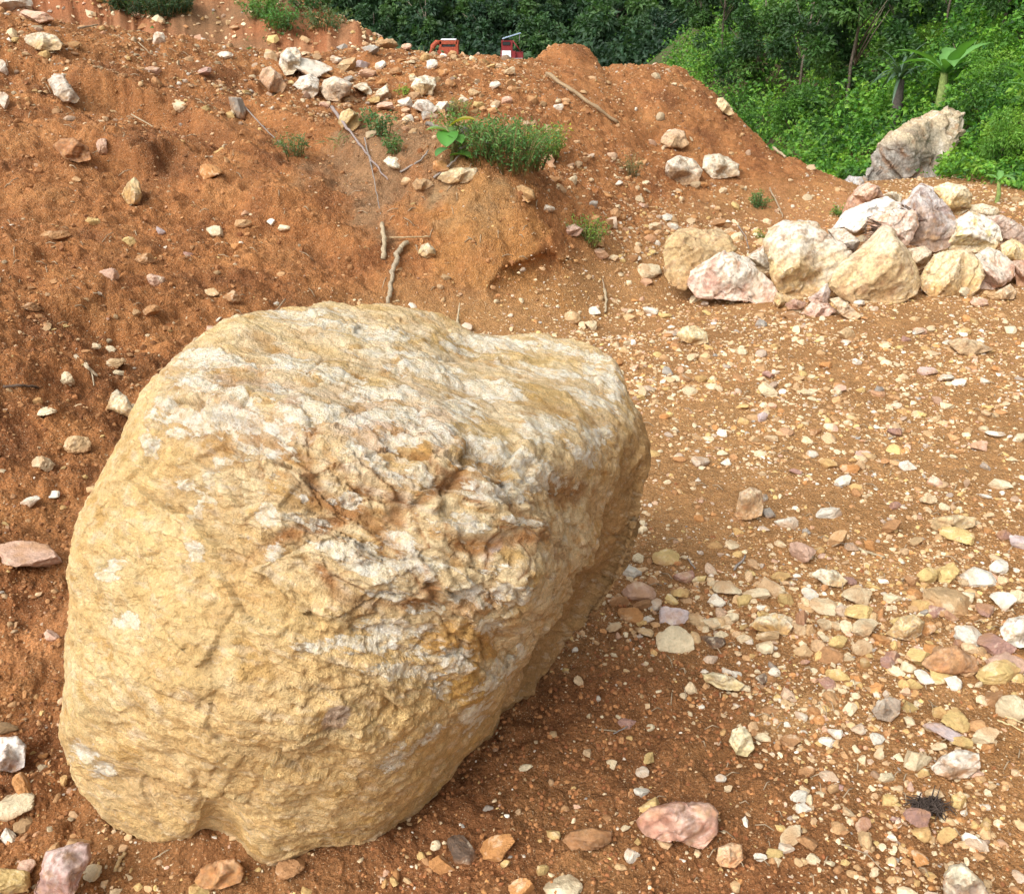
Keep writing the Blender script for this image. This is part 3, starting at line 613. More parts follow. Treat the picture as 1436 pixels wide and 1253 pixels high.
# ------------------------------------------------------------------ rocks of the pile, each with its own outline
def outline_rock(name, poly, y, thick, seed, base, top, stain, n=64, facet=5, rough=1., white=.5, mud=.5, tilt=0.):
    """a real solid: outline at distance y, bulging towards and away from the viewer by its thickness"""
    P = np.array(poly, float); c = P.mean(0); w = (np.ptp(P[:, 0])+np.ptp(P[:, 1]))/2
    zc = y*cp-(at_y(c[0], c[1], y)[2]-CAMZ)*sp
    rs = np.random.RandomState(seed); pls = [(rs.uniform(-1.5, 1.5), rs.uniform(-1.5, 1.5), rs.uniform(.5, 1.05)) for _ in range(facet)]
    def front(u, v, s):
        x = (u-c[0])/w*2; q = (v-c[1])/w*2; b = np.full(len(u), 2.)
        for a1, a2, h in pls: b = np.minimum(b, h-a1*.9*x-a2*.9*q)
        b = np.minimum(b, 1.25); return zc-thick*.55*np.clip(b, .15, 1.25)-tilt*(c[1]-v)/w
    V, Q, N, nf = outline_solid(poly, n, lambda u, v: np.full(len(u), zc)+(c[1]-v)/F*zc*.35, front, thick*.6, 12, None, 7., True)
    k = w/F*zc; S = V/k+seed*3.1
    ldir = np.array([math.cos(seed), .2, math.sin(seed*1.7)]); Ls = S+np.outer(S@ldir, -ldir)*.6/(ldir@ldir)
    f1, f2, idd, vv = voronoi(Ls*np.array([4, 4, 6.])+fbm(S*5, 2, seed)[:, None]*.4, seed)
    fa = (_u(idd)-.5)+vv[:, 0]*(_u(idd*np.uint32(31))-.5)+vv[:, 2]*(_u(idd*np.uint32(77))-.5)
    D = (fbm(S*2.2, 4, seed)*.035+fa*.042*rough+(ridged(Ls*7, 3, seed+4)-.5)*.022*rough+fbm(S*26, 3, seed+6)*.006*rough)*k
    ed = np.ones(len(V)); rad, _, _, _ = disc_grid(n); ed[:nf] = 1-.25*sstep(.93, 1, rad)
    V2 = V+N*(D*ed)[:, None]
    n1 = fbm(S*1.6, 4, seed+9); n2 = fbm(Ls*6, 4, seed+11); n3 = fbm(S*17, 3, seed+12)
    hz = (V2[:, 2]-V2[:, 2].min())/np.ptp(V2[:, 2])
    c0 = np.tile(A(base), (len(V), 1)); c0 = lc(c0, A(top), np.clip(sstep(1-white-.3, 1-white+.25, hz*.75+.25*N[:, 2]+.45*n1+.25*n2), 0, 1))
    c0 = lc(c0, A(stain), sstep(.12, .4, n2-.3*n1)*.75)
    c0 = lc(c0, A([.74, .70, .62]), sstep(.2, .45, n3+.6*n1)*white*.8); c0 = lc(c0, A([.34, .19, .10]), sstep(.12, .38, fbm(Ls*11, 4, seed+15)-.3*n3)*.6)
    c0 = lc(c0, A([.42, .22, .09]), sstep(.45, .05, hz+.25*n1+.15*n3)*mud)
    c0 = lc(c0, A([.24, .15, .10]), np.exp(-(f2-f1)/.05)*.4)
    c0 = lc(c0, A([.46, .29, .14]), sstep(.05, .45, fbm(S*3.1, 4, seed+21))*.35)*.88
    return mesh_np(name, V2, Q, True, np.clip(c0, 0, 1))
M_ROCK = mat_vcol('quartz_rock', .85, .2, 1., .3, 45)
def pz(pts): return [(900+x/2.679, 230+y/2.679) for x, y in pts]
BR = (.52, .37, .19); CRM = (.58, .46, .29); WH = (.68, .61, .50); PK = (.68, .48, .38); GB = (.36, .27, .22); YL = (.72, .52, .18); RD = (.46, .22, .12)
PILE = [
 ('rounded brown boulder with a smooth mud skin at the left end of the rock pile', [(80,330),(95,280),(140,245),(200,235),(270,248),(330,270),(355,320),(310,360),(240,390),(190,430),(160,470),(110,455),(84,400)], 5.75, .32, 1, BR, (.56,.41,.23), (.46,.31,.15), .15, .5),
 ('flat pinkish white slab leaning low at the front left of the rock pile', [(170,450),(180,400),(230,368),(290,330),(340,328),(400,355),(440,400),(490,440),(512,485),(500,535),(450,545),(410,515),(330,508),(260,503),(205,500)], 5.55, .28, 2, PK, WH, (.50,.27,.20), .62, .2),
 ('tall boulder with white ridge and ochre face, near the left of the pile', [(460,290),(478,242),(530,210),(600,213),(655,225),(700,270),(765,310),(785,350),(750,405),(700,445),(680,485),(620,503),(560,512),(505,478),(480,390),(472,330)], 5.7, .42, 3, (.58,.42,.21), WH, (.60,.42,.20), .42, .45),
 ('small whitish rock wedged between the pink slab and the two-toned boulder', [(395,350),(430,322),(460,303),(485,340),(488,400),(455,415),(420,385)], 5.85, .2, 4, CRM, WH, (.5,.3,.2), .5, .3),
 ('big pointed pyramid-shaped tan boulder at the front centre of the rock pile', [(735,380),(800,330),(860,272),(905,222),(940,240),(990,305),(1030,370),(1047,440),(1032,490),(980,515),(900,533),(820,530),(750,495),(702,455)], 5.5, .40, 5, (.56,.41,.22), (.70,.60,.44), (.50,.35,.20), .22, .35),
 ('blocky cream boulder with orange mud foot, standing right of the pyramid boulder', [(1043,420),(1060,385),(1100,340),(1150,323),(1230,328),(1272,360),(1290,420),(1268,470),(1230,502),(1150,516),(1090,507),(1050,468)], 5.6, .36, 6, (.62,.42,.19), (.80,.66,.42), (.66,.45,.2), .45, .65),
 ('pinkish rounded rock with a pale rim on the right side of the cream block', [(1240,345),(1300,316),(1350,330),(1395,370),(1402,420),(1360,458),(1290,482),(1258,486),(1280,420),(1262,370)], 5.75, .3, 7, PK, WH, (.58,.30,.20), .5, .35),
 ('upright grey and brown boulder with dark speckles, highest on the rock pile', [(972,160),(1010,110),(1050,78),(1090,93),(1140,150),(1175,200),(1182,250),(1155,312),(1100,332),(1040,308),(1000,302),(1035,230),(1025,180),(990,168)], 6.3, .36, 8, GB, (.66,.62,.60), (.28,.18,.15), .40, .3),
 ('long white boulder lying slanted behind the two-toned boulder', [(712,245),(760,185),(840,148),(920,128),(972,148),(992,175),(900,188),(850,205),(838,255),(800,266),(755,240)], 6.5, .34, 9, CRM, (.85,.81,.75), (.62,.5,.36), .85, .1),
 ('pink-tinged angular block in the middle of the pile, above the pyramid boulder', [(838,215),(880,185),(960,168),(1030,180),(1042,230),(1012,285),(988,310),(950,262),(910,228),(870,268),(828,288)], 6.1, .3, 10, PK, (.76,.64,.54), (.60,.34,.22), .5, .2),
 ('reddish brown boulder at the top left of the pile against the red slope', [(752,190),(775,130),(810,85),(850,70),(890,83),(912,125),(865,150),(805,172)], 6.9, .32, 11, (.52,.29,.19), (.66,.47,.36), (.44,.20,.11), .35, .2),
 ('cream block with flat top and ochre side at the back right of the pile', [(1083,92),(1150,70),(1220,88),(1242,120),(1232,172),(1190,192),(1150,182),(1120,132)], 6.8, .36, 12, (.56,.37,.15), (.84,.72,.48), (.66,.46,.2), .5, .1),
 ('white and yellow lumpy boulder to the right of the grey upright one', [(1178,212),(1230,178),(1290,193),(1342,240),(1352,285),(1322,328),(1240,332),(1155,325),(1145,300),(1178,250)], 6.25, .36, 13, (.74,.60,.34), (.86,.80,.68), (.76,.58,.2), .6, .3),
 ('grey-brown slanting slab at the right edge behind the yellow stone', [(1288,200),(1350,193),(1400,213),(1440,240),(1480,290),(1440,310),(1380,292),(1350,302),(1338,240)], 6.5, .3, 14, (.44,.32,.25), (.60,.48,.40), (.38,.24,.18), .3, .2),
 ('small yellow-topped ochre boulder at the right edge of the pile', [(1348,305),(1390,278),(1440,305),(1470,350),(1440,365),(1380,362),(1352,345)], 5.95, .26, 15, (.60,.42,.18), (.76,.60,.34), (.66,.46,.18), .4, .3),
 ('little cream rock peeping out between the reddish and grey boulders', [(900,118),(940,103),(978,120),(972,152),(920,135)], 7.0, .2, 16, CRM, (.80,.72,.56), (.6,.45,.25), .5, .1),
 ('low flat cream rock behind the white and yellow boulder', [(1225,155),(1280,148),(1340,168),(1348,198),(1290,200),(1238,190)], 7.0, .26, 17, CRM, (.80,.70,.50), (.66,.5,.3), .5, .2),
 ('weathered grey boulder on its own at the foot of the green slope behind the pile', [(730,85),(780,46),(830,48),(838,78),(795,112),(742,106)], 9.4, .4, 18, (.34,.32,.30), (.50,.49,.48), (.26,.24,.21), .4, .1),
 ('shaggy white rock in the gap between the two-toned and pyramid boulders', [(695,245),(760,243),(822,290),(800,335),(770,325),(735,300)], 6.0, .24, 19, (.60,.50,.42), WH, (.5,.35,.27), .6, .2),
 ('dark brown wedge stone in front of the two-toned boulder', [(537,525),(570,507),(622,520),(602,546),(548,545)], 5.2, .10, 20, (.36,.20,.14), (.5,.33,.25), (.3,.16,.1), .2, .3),
 ('pink flat stone lying before the pyramid boulder', [(598,562),(640,518),(700,523),(735,552),(700,572),(650,576)], 5.1, .12, 21, (.60,.38,.29), (.72,.55,.45), (.5,.28,.2), .35, .3),
 ('plank-like tan splinter of rock sticking up at the foot of the pyramid boulder', [(705,508),(740,498),(785,535),(826,570),(800,590),(755,570)], 5.05, .09, 22, (.60,.42,.26), (.72,.58,.40), (.5,.32,.2), .35, .2),
 ('purple-grey triangular rock under the left corner of the pyramid boulder', [(625,505),(660,483),(695,448),(708,480),(700,528),(640,522)], 5.4, .16, 23, (.52,.38,.32), (.70,.60,.52), (.4,.25,.2), .4, .3),
 ('red-brown rubbly rock at the right edge under the yellow-topped boulder', [(1385,365),(1440,358),(1480,400),(1470,470),(1410,458),(1398,400)], 5.8, .24, 24, (.44,.24,.15), (.60,.42,.32), (.4,.18,.1), .3, .4),
 ('pale ochre rock squeezed between the pyramid boulder and the cream block', [(1000,318),(1060,308),(1090,330),(1068,385),(1040,400),(1015,365)], 6.0, .24, 25, (.60,.44,.26), (.74,.62,.46), (.5,.34,.2), .4, .3),
 ('tan wedge of rock under the pinkish rounded rock', [(1325,485),(1385,450),(1412,480),(1395,508),(1345,508)], 5.45, .16, 26, (.56,.40,.24), (.66,.52,.36), (.46,.3,.18), .3, .3),
 ('squat ochre rock tucked between the pink slab and the ochre-faced boulder', [(505,480),(560,505),(548,535),(512,540),(495,512)], 5.35, .14, 27, (.56,.38,.18), (.66,.5,.3), (.46,.3,.15), .3, .4),
]
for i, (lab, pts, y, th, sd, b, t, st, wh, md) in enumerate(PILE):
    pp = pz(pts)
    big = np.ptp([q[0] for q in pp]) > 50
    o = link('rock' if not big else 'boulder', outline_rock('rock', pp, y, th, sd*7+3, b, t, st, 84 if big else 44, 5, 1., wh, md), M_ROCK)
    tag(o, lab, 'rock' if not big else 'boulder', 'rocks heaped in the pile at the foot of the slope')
# filler rubble that holds up the back of the pile is real too: small rocks under it come with the gravel below
# outcrop on the green hillside
oc = [(1196,268),(1216,246),(1226,216),(1244,198),(1272,176),(1300,162),(1330,150),(1354,158),(1354,182),(1340,207),(1328,242),(1316,276),(1240,288)]
m = outline_rock('rock_outcrop', oc, 11.6, .7, 411, (.30, .28, .25), (.52, .42, .28), (.24, .20, .15), 130, 6, 1.9, .45, .0)
o = link('rock_outcrop', m, M_ROCK); tag(o, 'layered pale rock outcrop breaking through the green hillside', 'rock outcrop')
for lab, poly, y, th, sd, b, t, st, wh, md in (
 ('broad brown-orange stone with white chips, at the very foot of the big boulder', [(273,1235),(282,1218),(305,1205),(330,1203),(342,1216),(338,1236),(310,1246),(285,1246)], None, .05, 51, (.50,.25,.10), (.60,.36,.2), (.42,.18,.07), .1, .3),
 ('long mauve block of stone lying in the bottom left corner', [(48,1250),(58,1222),(66,1195),(88,1188),(110,1180),(126,1182),(128,1200),(115,1225),(100,1262),(60,1268)], None, .06, 52, (.46,.29,.25), (.62,.46,.42), (.4,.2,.15), .35, .2),
 ('pinkish white stone cut by the left edge of the picture beside the big boulder', [(-25,1045),(0,1033),(25,1032),(37,1045),(34,1075),(18,1082),(-20,1075)], None, .06, 53, (.62,.45,.38), (.82,.76,.70), (.5,.28,.2), .6, .3),
 ('rough pink block half sunk in mud right of the big boulder', [(893,1150),(910,1133),(950,1125),(995,1125),(1006,1140),(1004,1172),(985,1190),(950,1180),(925,1178),(905,1170)], None, .07, 54, (.56,.31,.22), (.66,.42,.33), (.45,.2,.13), .35, .35),
 ('flat mud-brown stone sunk in the ground below the big boulder', [(788,1178),(800,1165),(830,1160),(858,1166),(856,1182),(830,1192),(800,1190)], None, .035, 55, (.34,.17,.075), (.40,.22,.1), (.3,.14,.06), .1, .5),
 ('brownish yellow angular stone among the coarse gravel', [(1243,888),(1262,865),(1282,860),(1296,872),(1292,890),(1275,898),(1255,894)], None, .05, 56, (.46,.27,.11), (.70,.52,.26), (.42,.24,.12), .45, .3),
 ('large orange-brown ribbed stone among the coarse gravel', [(1293,930),(1312,908),(1340,906),(1368,922),(1374,942),(1340,946),(1305,940)], None, .05, 57, (.46,.23,.10), (.52,.29,.14), (.36,.17,.08), .15, .2),
 ('big chalk-white stone at the right edge in the coarse gravel', [(1402,884),(1415,866),(1436,862),(1460,875),(1458,905),(1430,908),(1408,900)], None, .06, 58, (.76,.66,.46), (.86,.82,.72), (.7,.55,.35), .75, .1),
 ('brown stone with a bright white top above the dark root clump', [(1306,1076),(1320,1062),(1345,1050),(1372,1056),(1374,1075),(1358,1090),(1332,1091),(1312,1085)], None, .05, 59, (.40,.22,.11), (.86,.78,.66), (.5,.28,.14), .5, .5),
 ('rounded grey stone with fine stripes on the bare mud', [(1223,996),(1232,983),(1248,976),(1262,982),(1262,1000),(1248,1011),(1230,1007)], None, .045, 60, (.42,.33,.25), (.52,.45,.36), (.36,.27,.2), .2, .1),
 ('two-tone grey and cream stone at the bottom right edge', [(1322,1225),(1332,1212),(1352,1210),(1378,1235),(1390,1262),(1350,1275),(1326,1262)], None, .06, 61, (.34,.25,.19), (.74,.66,.48), (.4,.28,.18), .45, .2),
 ('knobbly peach-coloured double stone standing up on the gravel flat', [(1030,722),(1034,705),(1038,690),(1052,683),(1068,688),(1072,705),(1068,722),(1052,728),(1036,728)], None, .06, 62, (.66,.42,.22), (.76,.58,.38), (.5,.25,.12), .4, .3),
 ('translucent peach pebble pair at the bottom middle right', [(1004,1205),(1008,1188),(1026,1180),(1040,1184),(1043,1205),(1030,1216),(1010,1214)], None, .04, 63, (.62,.36,.18), (.72,.48,.28), (.6,.26,.12), .4, .2),
 ('pale yellow slab pointing left on the mud beyond the big boulder', [(984,944),(1000,942),(1030,950),(1044,960),(1036,968),(1012,966),(990,956)], None, .03, 64, (.74,.58,.30), (.82,.72,.48), (.66,.5,.25), .5, .05),
 ('egg-shaped pale yellow stone on the mud flat', [(1021,1038),(1028,1023),(1042,1018),(1053,1030),(1058,1048),(1048,1060),(1034,1058)], None, .035, 65, (.72,.60,.33), (.80,.72,.48), (.66,.52,.28), .5, .05),
 ('pale yellow stone lying flat by the large puddle of coarse gravel', [(1139,806),(1150,796),(1172,800),(1190,814),(1180,823),(1158,820)], None, .04, 66, (.62,.46,.24), (.84,.76,.56), (.5,.34,.18), .6, .3),
 ('cream stone with a dark underside at the far side of the flat', [(948,470),(956,459),(975,456),(990,466),(994,480),(975,484),(958,478)], None, .07, 67, (.56,.38,.17), (.82,.70,.42), (.6,.4,.2), .55, .5),
 ('long pointed tan stone lying flat at the far right of the gravel', [(1328,480),(1345,474),(1365,476),(1394,490),(1365,498),(1345,496)], None, .07, 68, (.54,.38,.22), (.62,.48,.3), (.46,.3,.16), .25, .3),
 ('long light-tan slab above the yellow stones of the coarse gravel', [(1304,738),(1312,726),(1340,722),(1370,726),(1366,738),(1340,744),(1312,744)], None, .05, 69, (.58,.42,.22), (.70,.55,.33), (.5,.33,.17), .3, .2),
 ('cream-topped ochre stone in the middle of the coarse gravel', [(1054,876),(1062,866),(1085,860),(1105,864),(1112,878),(1104,890),(1085,886),(1064,884)], None, .045, 70, (.58,.36,.14), (.82,.72,.50), (.6,.38,.16), .5, .3),
 ('tan and white wedge of rock leaning against the back of the big boulder', [(150,572),(156,552),(164,546),(178,556),(190,578),(186,588),(168,578)], None, .05, 71, (.50,.33,.15), (.74,.64,.46), (.45,.28,.13), .4, .3),
 ('broad cream stone with an ochre pit near the top left of the slope', [(32,60),(36,50),(56,46),(76,49),(88,62),(84,70),(66,72),(44,68)], None, .12, 72, (.56,.42,.24), (.72,.62,.46), (.52,.36,.16), .4, .2),
 ('elongated grey-white stone tilted down the slope below the broad cream stone', [(67,112),(76,103),(88,104),(100,122),(112,138),(108,144),(90,144),(76,134)], None, .12, 73, (.50,.42,.33), (.64,.58,.50), (.46,.33,.22), .4, .2),
 ('mud-coated brown stone bulging from the left of the red slope', [(74,204),(85,194),(105,194),(124,208),(128,224),(110,228),(90,222)], None, .12, 74, (.36,.16,.065), (.44,.22,.1), (.32,.13,.05), .15, .3),
 ('yellowish stone with a pointed top hanging from the red slope', [(170,272),(178,258),(188,248),(196,256),(200,275),(194,287),(178,286)], None, .10, 75, (.48,.29,.11), (.68,.52,.28), (.42,.24,.1), .4, .4),
 ('pinkish tan rounded stone at the left of the white stone cluster', [(364,112),(368,96),(380,93),(392,104),(402,120),(396,130),(378,130)], None, .16, 76, (.50,.30,.18), (.66,.48,.34), (.46,.25,.14), .3, .3),
 ('white upright stone at the top of the cluster on the slope', [(392,92),(394,76),(402,67),(415,66),(423,76),(420,92),(411,104),(400,106)], None, .16, 77, (.66,.56,.40), (.82,.76,.64), (.6,.45,.3), .6, .1),
 ('curved white slab in the stone cluster on the slope', [(412,120),(420,108),(436,104),(447,112),(446,130),(438,138),(424,130)], None, .12, 78, (.62,.50,.36), (.82,.76,.66), (.55,.38,.25), .6, .2),
 ('broad grey-white stone in the middle of the cluster', [(450,128),(454,112),(470,107),(494,118),(490,132),(474,142),(458,140)], None, .18, 79, (.56,.44,.32), (.74,.66,.54), (.5,.34,.22), .4, .3),
 ('yellow-tan chunky stone under the cluster, half buried', [(474,172),(478,158),(490,152),(502,160),(506,174),(496,184),(480,180)], None, .14, 80, (.46,.32,.14), (.64,.50,.26), (.4,.26,.1), .35, .4),
 ('cream wedge stone with a dark right side on the slope', [(522,140),(528,128),(542,119),(546,128),(544,142),(530,144)], None, .12, 81, (.40,.28,.17), (.78,.70,.52), (.4,.25,.14), .5, .1),
 ('flat-topped cream stone next to the dark-sided wedge', [(494,122),(504,117),(514,116),(522,128),(520,136),(506,128)], None, .12, 82, (.50,.38,.22), (.80,.73,.56), (.4,.25,.14), .5, .2),
 ('big white stone with an ochre foot on the upper slope', [(576,122),(582,110),(596,105),(610,110),(612,120),(604,132),(588,134)], None, .16, 83, (.56,.40,.2), (.84,.78,.62), (.6,.42,.22), .55, .3),
 ('row-end white stone above the green bush', [(610,150),(615,143),(628,142),(630,152),(622,160),(612,158)], None, .10, 84, (.66,.55,.38), (.84,.78,.66), (.6,.45,.3), .6, .1),
 ('wide white and grey stone above the broad-leaved plant', [(578,150),(585,140),(600,140),(614,152),(606,160),(590,156)], None, .10, 85, (.58,.48,.38), (.80,.74,.64), (.5,.38,.3), .5, .1),
 ('tan stone with a chalky top under the broad-leaved plant', [(612,252),(622,240),(648,234),(668,236),(670,248),(655,256),(630,258)], None, .12, 86, (.46,.31,.16), (.70,.56,.34), (.42,.27,.12), .4, .3),
 ('flat white stone left of the broad-leaved plant', [(538,226),(545,219),(558,222),(570,232),(560,238),(545,235)], None, .08, 87, (.66,.55,.36), (.84,.78,.60), (.6,.45,.28), .6, .1),
 ('brown angular stone below the flat white one', [(578,258),(584,250),(604,250),(608,260),(596,266),(582,266)], None, .08, 88, (.42,.26,.13), (.52,.36,.2), (.36,.2,.1), .2, .2),
 ('smooth tan stone below the green bush', [(724,262),(732,259),(748,266),(751,280),(740,284),(728,274)], None, .10, 89, (.50,.30,.13), (.58,.38,.2), (.45,.26,.11), .2, .2),
 ('rounded tan boulder high on the right flank of the spoil heap', [(926,200),(930,188),(946,180),(960,184),(966,202),(956,208),(938,208)], None, .20, 90, (.56,.37,.21), (.66,.48,.32), (.48,.3,.16), .25, .3),
 ('white and brown boulder on the right flank, left of its pair', [(932,240),(936,226),(950,218),(972,222),(986,240),(980,256),(960,260),(942,254)], None, .26, 91, (.50,.35,.22), (.80,.72,.58), (.45,.3,.2), .5, .4),
 ('wide cream boulder on the right flank, beside the white and brown one', [(984,236),(988,218),(1008,216),(1036,230),(1036,246),(1018,250),(1000,250)], None, .26, 92, (.56,.42,.27), (.76,.68,.52), (.5,.35,.22), .5, .2),
 ('cream block sitting on the right skyline of the spoil heap', [(1004,146),(1006,138),(1014,137),(1024,148),(1030,160),(1022,162),(1012,156)], None, .12, 93, (.66,.50,.28), (.78,.64,.40), (.6,.42,.2), .4, .1),
 ('cream angular stone right of the broken root on the bank', [(586,356),(590,344),(600,340),(610,350),(612,358),(598,362)], None, .09, 94, (.58,.42,.22), (.78,.68,.48), (.5,.33,.18), .5, .3),
 ('pinkish brown stone beside the small bush on the right of the bank', [(784,330),(790,318),(806,314),(818,322),(812,330),(796,332)], None, .12, 95, (.48,.29,.21), (.58,.40,.31), (.42,.24,.17), .3, .2)):
    P = np.array(poly, float); c = P.mean(0); bt = hit(c[0], P[:, 1].max()-2); yy = bt[1]+th*.15
    sc_ = .9; b, t = tuple(q*sc_ for q in b), tuple(q*.88 for q in t)
    o = link('rock', outline_rock('rock', poly, yy, th*1.6, sd*7+1, b, t, st, 40, 5, 1., wh, md), M_ROCK); tag(o, lab, 'rock', 'larger loose stones lying on the soil')

# ------------------------------------------------------------------ stones from a small library
def ico(sub):
    t = (1+5**.5)/2; v = [(-1, t, 0), (1, t, 0), (-1, -t, 0), (1, -t, 0), (0, -1, t), (0, 1, t), (0, -1, -t), (0, 1, -t), (t, 0, -1), (t, 0, 1), (-t, 0, -1), (-t, 0, 1)]
    f = [(0,11,5),(0,5,1),(0,1,7),(0,7,10),(0,10,11),(1,5,9),(5,11,4),(11,10,2),(10,7,6),(7,1,8),(3,9,4),(3,4,2),(3,2,6),(3,6,8),(3,8,9),(4,9,5),(2,4,11),(6,2,10),(8,6,7),(9,8,1)]
    v = [np.array(p)/math.hypot(1, t) for p in v]
    for _ in range(sub):
        mid = {}; nf = []
        def md(a, b):
            k = (min(a, b), max(a, b))
            if k not in mid: p = v[a]+v[b]; v.append(p/np.linalg.norm(p)); mid[k] = len(v)-1
            return mid[k]
        for a, b, c in f: x, y, z = md(a, b), md(b, c), md(c, a); nf += [(a, x, z), (b, y, x), (c, z, y), (x, y, z)]
        f = nf
    return np.array(v), np.array(f)
def stone_shape(seed, sub, planes=9, nz=.06):
    v, f = ico(sub); rs = np.random.RandomState(seed); P = rs.normal(size=(planes, 3)); P /= np.linalg.norm(P, axis=1, keepdims=True)
    h = rs.uniform(.38, .85, planes); d = v@P.T; r = np.where(d > .05, h/np.maximum(d, .05), 9).min(1); r = np.minimum(r, 1.05)
    p = v*r[:, None]; p *= (1+nz*fbm(p*3+seed, 3, seed))[:, None]
    if sub > 2: fa = voronoi(p*1.5+seed*1.7, seed); p *= (1+.07*(_u(fa[2])-.5)+.09*np.clip(fa[1]-fa[0], 0, .5))[:, None]
    p -= (p.max(0)+p.min(0))/2; return p/(np.ptp(p, axis=0)/2), f
LIB = []
for i in range(16):
    p, f = stone_shape(300+i, 3, 6+i % 4, .13); LIB.append(mesh_np('stone', p, f, False)); LIB[-1].materials.append(M_STONE)
SC_ = {'w': (.70, .65, .55), 'c': (.64, .53, .35), 'y': (.57, .41, .17), 't': (.50, .34, .18), 'b': (.36, .19, .085), 'o': (.50, .24, .085), 'm': (.36, .21, .17), 'p': (.58, .38, .28), 'g': (.33, .30, .26), 'v': (.52, .43, .42), 'd': (.15, .10, .07)}
rng = np.random.RandomState(7); RG = random.Random(5)
def place_stone(u, v, w, h, col, label, group=None):
    p = hit(u, v+h*.3); dist = np.linalg.norm(p-A([0, 0, CAMZ])); k = dist/F
    o = bpy.data.objects.new('stone', RG.choice(LIB)); C.objects.link(o)
    hw = w*k*.55; hh = max(h*k*.52, hw*.38); o.scale = (hw, hw*RG.uniform(.6, .95), hh)
    o.location = (p[0], p[1], float(H(p[0], p[1]))+hh*.42); o.rotation_euler = (RG.uniform(-.25, .25), RG.uniform(-.25, .25), RG.uniform(-.7, .7)+(math.pi if RG.random() < .5 else 0))
    c = SC_[col]; j = RG.uniform(.88, 1.12); o.color = (c[0]*j, c[1]*j, c[2]*j, 1)
    tag(o, label, 'stone', group or 'loose stones scattered over the soil'); return o
CN = {'w': 'white', 'c': 'cream', 'y': 'yellow', 't': 'tan', 'b': 'brown', 'o': 'orange-brown', 'm': 'maroon', 'p': 'pinkish', 'g': 'grey', 'v': 'lilac-grey', 'd': 'dark'}
